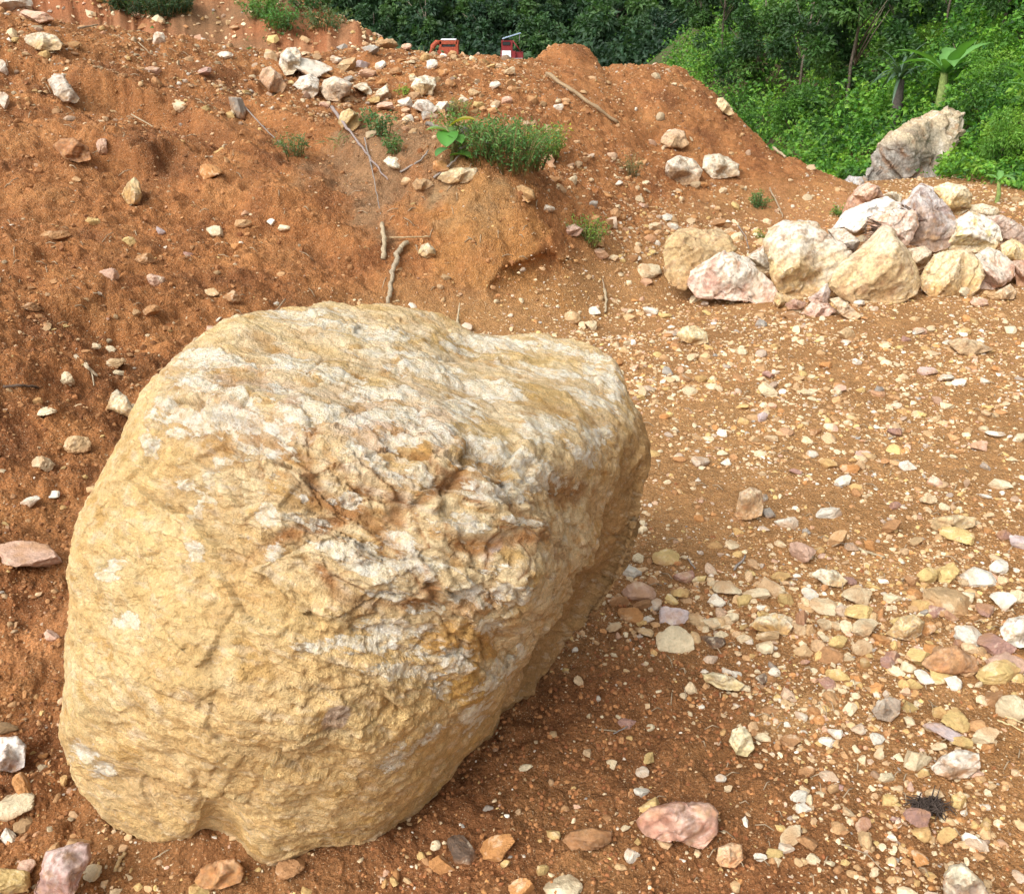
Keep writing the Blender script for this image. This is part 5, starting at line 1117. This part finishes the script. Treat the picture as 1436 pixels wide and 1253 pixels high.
for k in range(70):
    y = math.exp(rsv.uniform(math.log(10.8), math.log(36))); x = float(HX0(y))+rsv.uniform(-.2, 5.)*(.5+y/20)
    pu, pv = project(np.array([[x, y, float(H(x, y))+.5]])); 
    if 1215 < pu[0] < 1370 and 120 < pv[0] < 290: continue
    spots.append((x, y))
for u, v in ((1400,130),(1410,215)):
    p = hit(u, v+18, 40); spots.append((p[0], p[1]))
for x, y in spots:
    i = rsv.randint(0, 3); o = SH[i] if fs3[i] else copy_thing(SH[i]); fs3[i] = False; s = rsv.uniform(.45, .8)*(.5+.030*y)
    o.location = (x, y, float(H(x, y))-.05); o.scale = (s, s, s*rsv.uniform(.8, 1.2)); o.rotation_euler = (0, 0, rsv.uniform(0, 6.28)); 
    pu, pv = project(np.array([[x, y, float(H(x, y))+.5]])); zu = 'in the far left gully' if pu[0] < 1080 else 'under the thin-trunked tree' if pu[0] < 1230 else 'above the outcrop' if pu[0] < 1370 else 'at the right edge'
    zv = 'high up' if pv[0] < 60 else 'midway up' if pv[0] < 170 else 'near the foot'; lb = SLB[i].replace('growing on the right hillside', 'on the green hillside, %s %s' % (zv, zu)); tag(o, lb, 'shrub', lb)
# slender trees standing on the hillside
HT = [make_tree(rsv, 4.2, 1.05, 1.15, 5200, 26, .12, [(.035,.09,.024),(.05,.12,.028),(.075,.16,.035),(.028,.07,.022)], .04, 'hillside_tree', .40), make_tree(rsv, 4.6, .8, 1.4, 5200, 24, .11, [(.028,.07,.024),(.04,.095,.028),(.055,.125,.03)], .035, 'hillside_tree', .42)]
fh = [True]*2
for u, v, y, i, s, lab in ((1188, 165, 17.5, 0, .95, 'thin-trunked tree with an airy crown, tallest on the hillside above the heap'), (1120, 150, 21, 1, .95, 'dark slim tree left of the thin-trunked one'), (1250, 90, 19, 0, .85, 'round-crowned tree behind the spiky-leaved plant'),
                           (1060, 120, 27, 0, 1.0, 'pale leafy tree above the right skyline of the spoil heap'), (1010, 100, 36, 1, 1.3, 'dark tree where the hillside meets the far wood'), (1400, 60, 15, 0, .7, 'small leafy tree near the top right corner'), (1330, 20, 17, 1, .7, 'slim dark tree above the big banana plant'),
                           (975, 70, 45, 1, 1.6, 'darkest tall tree at the edge of the far wood'), (1150, 40, 26, 1, 1.0, 'slender dark tree at the top of the hillside')):
    p = hit(u, v, 60) if False else at_y(u, v, y); o = HT[i] if fh[i] else copy_thing(HT[i]); fh[i] = False
    z = float(H(p[0], y)); o.location = (p[0], y, z-.1); o.scale = (s, s, s); o.rotation_euler = (0, 0, rsv.uniform(0, 6)); tag(o, lab, 'tree', 'trees standing on the right hillside')
# banana plants
def blade(L_, W, arch, rs, n=9, tear=True):
    V, F_ = [], []
    for i in range(n+1):
        t = i/n; x = L_*(t-.12*arch*t*t); z = L_*(.45*t-arch*.62*t*t); w = W*math.sin(math.pi*min(1, .06+t*.94))**.6*(1 if t < .98 else .1)*(.75 if tear and i % 3 == 2 else 1)
        V += [(x, w/2, z+w*.14), (x, 0, z), (x, -w/2, z+w*.14)]
    for i in range(n): a = i*3; F_ += [(a, a+1, a+4, a+3), (a+1, a+2, a+5, a+4)]
    return np.array(V), np.array(F_)
def leaf_obj(name, L_, W, arch, az, base, col, parent, rs, tear=True, pitch=0.):
    V, F_ = blade(L_, W, arch, rs, 9, tear); c, s = math.cos(pitch), math.sin(pitch); V = np.stack([V[:, 0]*c-V[:, 2]*s, V[:, 1], V[:, 0]*s+V[:, 2]*c], 1)
    c, s = math.cos(az), math.sin(az); V = np.stack([V[:, 0]*c-V[:, 1]*s, V[:, 0]*s+V[:, 1]*c, V[:, 2]], 1)+A(base)
    cl = np.tile(A(col)*rs.uniform(.85, 1.15), (len(V), 1)); cl[1::3] *= 1.35
    return link(name, mesh_np(name, V, F_, True, np.clip(cl, 0, 1)), M_LEAF, parent)
def banana(p, L_, nleaf, lab, h):
    root = empty('banana_plant', p); link('stem', tubes_mesh('stem', [([(0, 0, -.3), (.02, 0, h*.5), (0, .02, h)], [.10*L_, .085*L_, .055*L_])], (.20, .26, .08), 8), M_BARK, root)
    for k in range(nleaf): leaf_obj('leaf', L_*rsv.uniform(.8, 1.1), L_*.26, rsv.uniform(.5, 1.2), k*2.4+rsv.uniform(-.3, .3), (0, 0, h*.95), (.12, .27, .07), root, rsv, True, rsv.uniform(.1, .6))
    tag(root, lab, 'banana plant', 'banana plants on the right hillside')
for u, v, y, L_, n, lab, h in ((1310, 95, 13.0, .75, 9, 'big banana plant with pale broad leaves high on the right hillside', .85), (1432, 140, 10.6, .6, 5, 'banana plant at the right edge with drooping light leaves', .6), (1395, 258, 9.4, .32, 4, 'small young banana plant low on the hillside behind the pile', .25)):
    p = hit(u, v+h*105, 40); banana((p[0], p[1], p[2]-.05), L_*p[1]/12., n, lab, h)
# spiky plant
p = hit(1248, 200, 40); z = p[2]; root = empty('spiky_plant', (p[0], p[1], z-.1)); hh = 1.0
link('stem', tubes_mesh('stem', [([(0, 0, -.2), (.03, 0, hh*.5), (0, 0, hh)], [.09, .08, .06]), ([(0, 0, .1), (-.4, -.1, -.7)], [.05, .03])], (.10, .085, .075), 7), M_BARK, root)
for k in range(46): leaf_obj('leaf', rsv.uniform(.45, .75), .045, rsv.uniform(.7, 1.5), rsv.uniform(0, 6.28), (0, 0, hh), (.07, .12, .075), root, rsv, False, rsv.uniform(-.3, 1.1))
tag(root, 'spiky long-leaved plant hanging over the dark hollow above the outcrop', 'plant')

# ------------------------------------------------------------------ plants on the spoil heap
def sprig(rs, r, h, nst, nl, leaf, col, wr=.35, tip=None):
    ls = []; P = []; D = []; cc = []
    for i in range(nst):
        a = rs.uniform(0, 6.28); d = rs.uniform(0, 1)**.6*r; b = A([math.cos(a)*d*.5, math.sin(a)*d*.5, 0]); e = A([math.cos(a)*d*1.2, math.sin(a)*d*1.2, h*rs.uniform(.6, 1.1)]); m_ = (b+e)/2+A([0, 0, h*.12])
        ls.append(([b-A([0, 0, .03]), m_, e], [.004, .003, .0015]))
        t = rs.uniform(.03, 1, nl)[:, None]; q = b*(1-t)**2+m_*2*t*(1-t)+e*t*t+rs.normal(size=(nl, 3))*.012; P.append(q); dd = rand_dirs(rs, nl, .35)+A([math.cos(a), math.sin(a), 0])*.4; D.append(dd/np.linalg.norm(dd, axis=1, keepdims=True))
        c0 = A(col) if tip is None or rs.uniform() < .6 else A(tip); cc.append(np.tile(c0, (nl, 1))*(.75+.35*t))
    P = np.concatenate(P); D = np.concatenate(D); n = len(P); return ls, leaf_mesh('foliage', P, D, rs.uniform(.7, 1.3, n)*leaf, rs.uniform(.7, 1.2, n)*leaf*wr, np.concatenate(cc), rs, .2)
def bush(u, v, r, h, nst, nl, leaf, col, lab, cat='bush', wr=.35, tip=None, name=None):
    p = hit(u, v); root = empty(name or cat.replace(' ', '_'), p); ls, me = sprig(rsv, r, h, nst, nl, leaf, col, wr, tip); link('foliage', me, M_LEAF, root)
    link('stem', tubes_mesh('stem', ls, (.20, .17, .07), 4), M_BARK, root); tag(root, lab, cat, 'plants growing on the spoil heap'); return root
SLOPEW = lambda x, y, rs: (rs.uniform(size=len(x)) < np.clip(fbm(np.stack([x*.9, y*.9, x*0], 1), 3, 61)*3-.35, 0, 1))
undergrowth('sparse_weeds', 'patchy dark weeds on the far red slope behind the ridge', 14000, (lambda y: -12+y*0, lambda y: 1.2+y*0), (11.8, 24), lambda x, y: .16+x*0, lambda x, y: .06+x*0, [(.06,.12,.04), (.09,.17,.05), (.16,.17,.08)], 405, SLOPEW, 1.)
bush(672, 222, .24, .26, 34, 34, .030, (.10,.21,.055), 'feathery green bush in the middle of the slope, left part of the clump', tip=(.15,.27,.06))
bush(715, 236, .26, .28, 40, 36, .030, (.09,.20,.055), 'feathery green bush, largest of the clump on the slope', tip=(.14,.26,.07))
bush(740, 232, .20, .22, 30, 34, .028, (.10,.22,.05), 'low feathery bush between the largest and the yellowish one')
bush(768, 222, .15, .24, 30, 34, .028, (.15,.25,.04), 'yellow-green bush at the right end of the clump', tip=(.32,.34,.05))
bush(700, 205, .20, .16, 26, 30, .028, (.11,.23,.06), 'low green bush behind the clump on the slope')
bush(822, 340, .13, .15, 22, 28, .024, (.11,.21,.045), 'small green bush low on the right of the bank', tip=(.2,.3,.05))
bush(886, 246, .10, .16, 14, 16, .022, (.14,.15,.06), 'thin withered bush on the right flank', tip=(.22,.17,.08))
bush(1064, 290, .09, .12, 16, 26, .026, (.10,.20,.06), 'small round green bush on the right flank left of the pile')
bush(1174, 302, .07, .08, 10, 20, .028, (.14,.26,.05), 'tiny green plant at the foot of the reddish boulder')
bush(1070, 335, .05, .06, 8, 12, .022, (.20,.30,.06), 'tiny yellow-green seedling left of the two-toned boulder')
bush(412, 218, .12, .13, 16, 22, .024, (.11,.18,.06), 'small tuft on the left of the slope centre', 'plant')
bush(535, 190, .12, .16, 16, 24, .030, (.08,.18,.06), 'dark green weed right of the yellow-tan chunky stone', 'plant')
bush(556, 215, .09, .12, 12, 22, .026, (.09,.18,.05), 'small green weed just above the flat white stone', 'plant')
bush(642, 164, .10, .14, 14, 20, .030, (.14,.22,.06), 'sparse grassy tuft above the clump', 'plant', wr=.2, tip=(.3,.3,.1))
bush(566, 132, .05, .05, 8, 14, .03, (.22,.33,.05), 'yellow-green seedling by the white stones', 'plant')
bush(365, 25, .30, .28, 30, 40, .05, (.11,.24,.05), 'bright green shrub on the far red slope, left of its pair', 'shrub')
bush(392, 42, .30, .30, 30, 40, .05, (.09,.22,.05), 'bright green shrub on the far red slope, right of its pair', 'shrub')
bush(440, 12, .45, .3, 36, 40, .06, (.07,.16,.05), 'green patch of shrub near the edge of the far red slope', 'shrub')
bush(452, 40, .4, .25, 24, 30, .05, (.10,.16,.06), 'sparse shrub under the green patch on the far slope', 'shrub')
for k, (u, v) in enumerate(((175, 15), (200, 22), (228, 25), (250, 18), (215, 8))): bush(u, v, .3, .28, 34, 40, .05, (.05,.10,.04), ['dark shrub at the left of the shaded patch on the far slope','dark shrub second from the left in the shaded patch','dark shrub hanging over the undercut of the far slope','dark shrub at the right of the shaded patch on the far slope','dark shrub topmost in the shaded patch on the far slope'][k], 'shrub')
# broad-leaved plant
p = hit(632, 226); root = empty('broad_leaved_plant', p); link('stem', tubes_mesh('stem', [([(0, 0, -.05), (.02, 0, .1), (-.02, -.02, .2)], [.012, .01, .006])], (.2, .2, .08)), M_BARK, root)
for az, L_, W, cl, bz, pt in ((3.3, .16, .09, (.20,.32,.10), .16, .1), (4.6, .17, .13, (.08,.24,.04), .17, -.5), (5.3, .15, .10, (.09,.25,.05), .14, -.2), (-.1, .18, .10, (.36,.32,.05), .2, .2), (5.9, .16, .12, (.12,.27,.05), .03, -.1), (3.9, .13, .08, (.07,.18,.05), .07, -.3), (2.0, .12, .08, (.1,.2,.05), .15, .2)):
    leaf_obj('leaf', L_, W, .7, az, (0, 0, bz), cl, root, rsv, False, pt)
tag(root, 'low plant with big glossy leaves at the left of the green clump', 'plant')
# grass tufts and litter of dry twigs
def grass(u, v, n, h, col, lab):
    p = hit(u, v); P = A([[0, 0, 0]])+rsv.normal(size=(n, 3))*A([.03, .03, 0]); D = rand_dirs(rsv, n, 1.2); me = leaf_mesh('grass_tuft', P, D, rsv.uniform(.5, 1.1, n)*h, np.full(n, .004), col, rsv, .3); o = link('grass_tuft', me, M_LEAF, None, p); tag(o, lab, 'grass tuft')
grass(476, 205, 26, .16, (.24,.25,.11), 'dry grass tuft beside the long curved branch'); grass(395, 205, 20, .10, (.13,.18,.07), 'greenish grass tuft in the face of the slope'); grass(640, 455, 10, .05, (.3,.25,.12), 'few dry blades just behind the top of the big boulder')

# ------------------------------------------------------------------ sticks, roots, litter
def stick(pts, rad, col, lab, cat='stick', name=None, lift=.012, sides=7):
    ps = []
    for i, q in enumerate(pts):
        u, v = q[0], q[1]; p = hit(u, v); l = lift if len(q) < 3 else q[2]; ps.append(A([p[0], p[1], p[2]+l]))
    c = ps[0].copy(); PP = []; RR = []
    for i in range(len(ps)-1):
        for t in np.linspace(0, 1, 6, endpoint=(i == len(ps)-2)):
            q = ps[i]*(1-t)+ps[i+1]*t; PP.append(q-c+rsv.normal(size=3)*(rad[0]*.22)); f_ = (i+t)/(len(ps)-1); RR.append((rad[0]*(1-f_)+rad[1]*f_)*rsv.uniform(.6, .9))
    o = link(name or cat.replace(' ', '_'), tubes_mesh('stick', [(PP, RR)], col, sides), M_WOOD, None, c); o.color = (col[0], col[1], col[2], 1); tag(o, lab, cat); return o
WD = (.36, .27, .18); WG = (.28, .24, .21); WL = (.40, .32, .21); WDK = (.13, .09, .065)
stick([(466,160,.05),(480,185,.07),(505,215,.06),(530,242,.03),(545,255,.01)], (.016,.005), (.30,.24,.22), 'long curved grey branch lying down the middle of the slope', 'branch')
stick([(512,205,.05),(522,245,.04),(528,275,.03),(534,300,.0)], (.007,.003), WG, 'thin twig hanging straight down from the curved branch', 'twig')
stick([(536,318,.02),(539,345,.03),(538,366,.01)], (.018,.020), WL, 'short upright piece of pale root left of the forked pair', 'root')
stick([(546,338,.02),(575,340,.03),(604,337,.02)], (.007,.006), (.42,.30,.17), 'thin horizontal root stick crossing over the bank', 'root')
stick([(572,345,.03),(558,360,.03)], (.017,.016), WL, 'stubby cut end of pale root in the bank', 'root')
stick([(560,355,.03),(553,385,.03),(548,405,.02),(544,430,.02)], (.020,.014), (.36,.29,.20), 'thick pale root running down to the top of the big boulder', 'root')
stick([(645,437,.05),(642,450,.02),(641,462,.0)], (.004,.014), WL, 'pointed wooden stub right behind the big boulder', 'stub')
stick([(766,108,.04),(800,132,.04),(835,157,.04),(868,176,.02)], (.022,.020), (.34,.24,.14), 'long weathered pole lying on the upper right slope', 'pole')
stick([(562,246,.02),(590,232,.03),(602,218,.03)], (.008,.006), WG, 'grey stick rising from the brown stones below the clump', 'stick')
stick([(608,254,.02),(635,238,.04),(645,225,.04)], (.009,.006), WG, 'grey stick leaning over the chalky tan stone', 'stick')
stick([(600,182,.04),(620,192,.05),(640,200,.05)], (.018,.010), (.22,.19,.16), 'dark stump-like stick behind the big leaves', 'stick')
stick([(645,222,.06),(675,216,.06),(700,210,.05)], (.008,.005), WG, 'dark twig poking out through the green clump', 'twig')
stick([(185,165,.02),(215,182,.02)], (.006,.004), WL, 'thin straight pale twig on the shaded step of the slope', 'twig')
stick([(340,150,.02),(372,185,.02),(400,212,.02)], (.007,.004), WG, 'grey dry vine lying below the grey upright stone', 'vine')
stick([(180,52,.02),(195,64,.02),(212,78,.01)], (.006,.004), WL, 'crooked pale twig near the ridge at left', 'twig')
stick([(110,44,.02),(138,39,.02)], (.010,.006), WD, 'brown stick on the ridge at far left', 'stick')
stick([(206,30,.03),(218,22,.04),(222,30,.03)], (.012,.006), WL, 'pale broken stick at the edge of the far green patch', 'stick')
stick([(106,503,.01),(124,518,.012),(136,528,.006)], (.012,.008), (.52,.42,.29), 'split chip of pale wood on the left slope', 'wood chip')
stick([(122,512,.01),(130,528,.012),(132,543,.005)], (.004,.003), (.56,.46,.32), 'thin splinter beside the split chip of wood', 'wood chip')
stick([(5,545,.01),(30,545,.012),(55,545,.008)], (.007,.006), WDK, 'dark dead stick lying flat at the left edge', 'stick')
stick([(848,410,.02),(850,425,.02),(848,440,.01)], (.012,.009), WL, 'short pale stake behind the right shoulder of the big boulder', 'stick')
stick([(845,395,.02),(848,410,.01)], (.006,.006), WD, 'small brown stick above the pale stake', 'stick')
stick([(1345,1045,0)] and [(1030,800,.006),(1045,782,.01)], (.005,.004), WG, 'grey twig on the flat beyond the lilac stone', 'twig')
stick([(965,785,.006),(974,800,.008)], (.004,.003), WG, 'short grey twig near the red block', 'twig')
stick([(1203,770,.006),(1222,778,.006),(1240,783,.004)], (.006,.005), WL, 'pale flat stick on the flat behind the coarse gravel', 'stick')
stick([(860,1030,.004),(880,1022,.008)], (.0025,.002), WG, 'thin grey twig on the dark mud', 'twig')
stick([(840,1024,.004),(864,1026,.004)], (.0022,.002), WL, 'thin straw lying on the dark mud', 'straw')
stick([(162,1222,.006),(170,1208,.010),(178,1198,.006)], (.006,.005), (.46,.32,.16), 'short peeled stick at the foot of the big boulder', 'stick')
stick([(214,1206,.004),(238,1193,.006)], (.0018,.0015), WL, 'dry straw under the front of the big boulder', 'straw')
stick([(1398,1012,.006),(1418,1020,.008),(1440,1030,.004)], (.003,.002), (.6,.48,.26), 'yellow straw at the right edge', 'straw')
stick([(1408,1006,.006),(1440,1018,.006)], (.0026,.002), (.56,.45,.25), 'second straw above the yellow one at the right edge', 'straw')
stick([(1180,1185,.004),(1215,1200,.006),(1240,1222,.004)], (.0022,.0015), WD, 'thin bent root thread near the bottom right', 'twig')
stick([(1078,268,.03),(1090,290,.03),(1098,306,.01)], (.010,.006), WD, 'brown stick leaning on the flank beside the two-toned boulder', 'stick')
stick([(1035,320,.02),(1045,335,.02),(1050,350,.01)], (.006,.004), WG, 'thin grey stick on the flank left of the pile', 'stick')
stick([(1084,212,.03),(1102,223,.02)], (.016,.014), WL, 'pale stick on the right skyline of the spoil heap', 'stick')
stick([(610,500,0)] and [(400,425,.02),(385,445,.02)], (.006,.004), WD, 'brown twig behind the top of the big boulder', 'twig')
# dark clump of dead roots lying on the gravel
p = hit(1303, 1134); ls = []
for k in range(190):
    a = rsv.uniform(0, 6.28); r0 = rsv.uniform(.0, .035); q = A([math.cos(a)*r0, math.sin(a)*r0*.6, rsv.uniform(.002, .018)]); d = A([rsv.normal(), rsv.normal()*.6, rsv.normal()*.25]); d /= np.linalg.norm(d); l = rsv.uniform(.015, .04)
    m_ = q+d*l*.5+A([0, 0, rsv.uniform(.0, .010)]); e = q+d*l+A([0, 0, -rsv.uniform(0, .012)]); e[2] = max(e[2], 0); ls.append(([q, m_, e], [.0016, .0012, .0005]))
o = link('root_clump', tubes_mesh('root_clump', ls, (.075, .055, .045), 4), M_BARK, None, p); tag(o, 'tangled dark clump of dead roots lying on the gravel at lower right', 'root clump')
# fine twigs and straw
rs = np.random.RandomState(77); ls = []
for k in range(300):
    if k < 150: u, v = rs.uniform(0, 760), rs.uniform(60, 470)
    else: u, v = rs.uniform(900, 1430), rs.uniform(480, 1240)
    p = hit(u, v); a = rs.uniform(0, 6.28); l = rs.uniform(.3, 1)*.035*p[1]**.5; d = A([math.cos(a), math.sin(a), 0])*l; e = p+d; e[2] = float(H(e[0], e[1]))+.006
    if abs(e[2]-p[2]) > .05 or p[1] > 11: continue
    m_ = (p+e)/2+A([0, 0, .012]); ls.append(([p+A([0, 0, .004]), m_, e], [.0011*p[1]**.5]*3))
o = link('twig_litter', tubes_mesh('twig_litter', ls, (.34, .26, .17), 4), M_BARK); tag(o, 'fine dry straw and twig litter on the soil', 'litter', kind='stuff')

# ------------------------------------------------------------------ machines beyond the ridge
def boxes(name, lst, mat, parent, bev=.03):
    import bmesh
    bm = bmesh.new()
    for (cx_, cy_, cz_), (sx, sy, sz), rot in lst:
        r = bmesh.ops.create_cube(bm, size=1.); M = Matrix.Translation((cx_, cy_, cz_))@Matrix.Rotation(rot, 4, 'Y')@Matrix.Diagonal((sx, sy, sz, 1)); bmesh.ops.transform(bm, matrix=M, verts=r['verts'])
    bmesh.ops.bevel(bm, geom=bm.edges[:], offset=bev, segments=2, affect='EDGES'); me = bpy.data.meshes.new(name); bm.to_mesh(me); bm.free(); return link(name, me, mat, parent)
def cyl(name, c, r, w, mat, parent, axis='Y', n=20):
    import bmesh
    bm = bmesh.new(); bmesh.ops.create_cone(bm, cap_ends=True, segments=n, radius1=r, radius2=r, depth=w)
    bmesh.ops.transform(bm, matrix=Matrix.Translation(c)@Matrix.Rotation(math.pi/2, 4, 'X' if axis == 'Y' else 'Y'), verts=bm.verts[:]); bmesh.ops.bevel(bm, geom=bm.edges[:], offset=r*.06, segments=1, affect='EDGES')
    me = bpy.data.meshes.new(name); bm.to_mesh(me); bm.free(); return link(name, me, mat, parent)
M_RED = mat_plain('orange_red_paint', (.34, .075, .04), .7, .2, 0, .3); M_RED2 = mat_plain('dark_red_paint', (.22, .025, .028), .5); M_BLK = mat_plain('black_rubber', (.02, .02, .022), .7); M_GLS = mat_plain('dark_glass', (.03, .035, .04), .15, .6)
M_WHT = mat_plain('white_paint', (.78, .80, .82), .4); M_BLU = mat_plain('blue_white_sheet', (.35, .45, .60), .35); M_STL = mat_plain('grey_steel', (.25, .25, .26), .5)
Ym = 100.; pe = at_y(625, 76, Ym); zg = float(H(pe[0], Ym)); k = Ym/F
ex = empty('excavator', (pe[0], Ym, zg)); top = at_y(625, 55, Ym)[2]-zg          # height of the body roof over its ground
boxes('body', [((.35, 0, top-1.05), (1.9, 2.2, .75), 0), ((.35, 0, top-.28), (1.75, 1.9, .36), 0), ((1.15, 0, top-.7), (.26, 1.9, 1.1), .12), ((-.42, 0, top-.7), (.22, 1.9, 1.1), 0)], M_RED, ex)
boxes('cab_roof', [((.35, 0, top-.03), (1.5, 1.8, .10), 0)], M_WHT, ex)
boxes('cab_window', [((.35, -.99, top-.68), (1.2, .08, .34), 0)], M_GLS, ex)
boxes('counterweight', [((.3, -1.15, top-1.35), (2.1, .4, .7), 0)], M_RED, ex)
bp = [(-.45, -.4, top-.30), (-.85, -.5, top-.28), (-1.2, -.55, top-.65), (-1.38, -.6, top-1.25), (-1.45, -.6, top-2.2)]
link('boom', tubes_mesh('boom', [(bp, [.20, .26, .27, .25, .2])], (.6, .1, .03), 6), M_RED, ex)
boxes('bucket', [((-1.75, -.6, top-2.6), (.9, .9, .7), .3)], M_STL, ex)
for s in (-1, 1): boxes('track', [((s*1.05+.3, 0, .42), (.5, 3.4, .84), 0)], M_BLK, ex, .12)
boxes('undercarriage', [((.3, 0, (top-1.4)/2+.35), (1.3, 1.6, max(.4, top-1.7)), 0)], M_STL, ex)
boxes('arm', [((-2.1, -.6, top-1.95), (1.3, .3, .3), -.35)], M_RED, ex)
tag(ex, 'orange-red excavator showing its curved boom above the ridge', 'excavator')
Yt = 90.; pt = at_y(715, 74, Yt); zt = float(H(pt[0], Yt)); tk = empty('small_truck', (pt[0], Yt, zt)); k = Yt/F; top = at_y(715, 56, Yt)[2]-zt
boxes('cab', [((-.25, 0, top-.55), (1.0, 1.6, 1.05), 0), ((-.15, 0, top-1.25), (1.35, 1.9, .7), 0)], M_RED2, tk)
boxes('window', [((-.3, -.83, top-.28), (.7, .06, .3), 0)], M_GLS, tk)
boxes('front_panel', [((-.3, -.98, top-1.12), (.8, .08, .55), 0)], M_WHT, tk, .015)
boxes('canopy', [((.15, 0, top+.33), (1.7, 1.9, .06), -.28)], M_BLU, tk, .015)
for x in (-.55, .85):
    for y in (-.75, .75): link('post', tubes_mesh('post', [([(x, y, top-.2), (x, y, top+.32+x*.27)], [.035, .035])], (.2, .2, .2), 6), M_STL, tk)
link('strut', tubes_mesh('strut', [([(.25, -.8, top-.05), (1.0, -.85, top-.95)], [.05, .05])], (.6, .5, .5), 6), M_RED2, tk)
boxes('load_bed', [((.75, .2, top-1.25), (.9, 1.8, .5), 0)], M_RED2, tk)
boxes('chassis', [((.2, .2, max(.55, (top-1.6))), (1.9, 3.2, .3), 0)], M_STL, tk)
for x in (-.6, 1.0):
    for y in (-.7, 1.3): cyl('wheel', (x, y, .4), .4, .25, M_BLK, tk, 'X')
tag(tk, 'small dark red truck with white front panel and tilted blue canopy behind the ridge', 'truck')
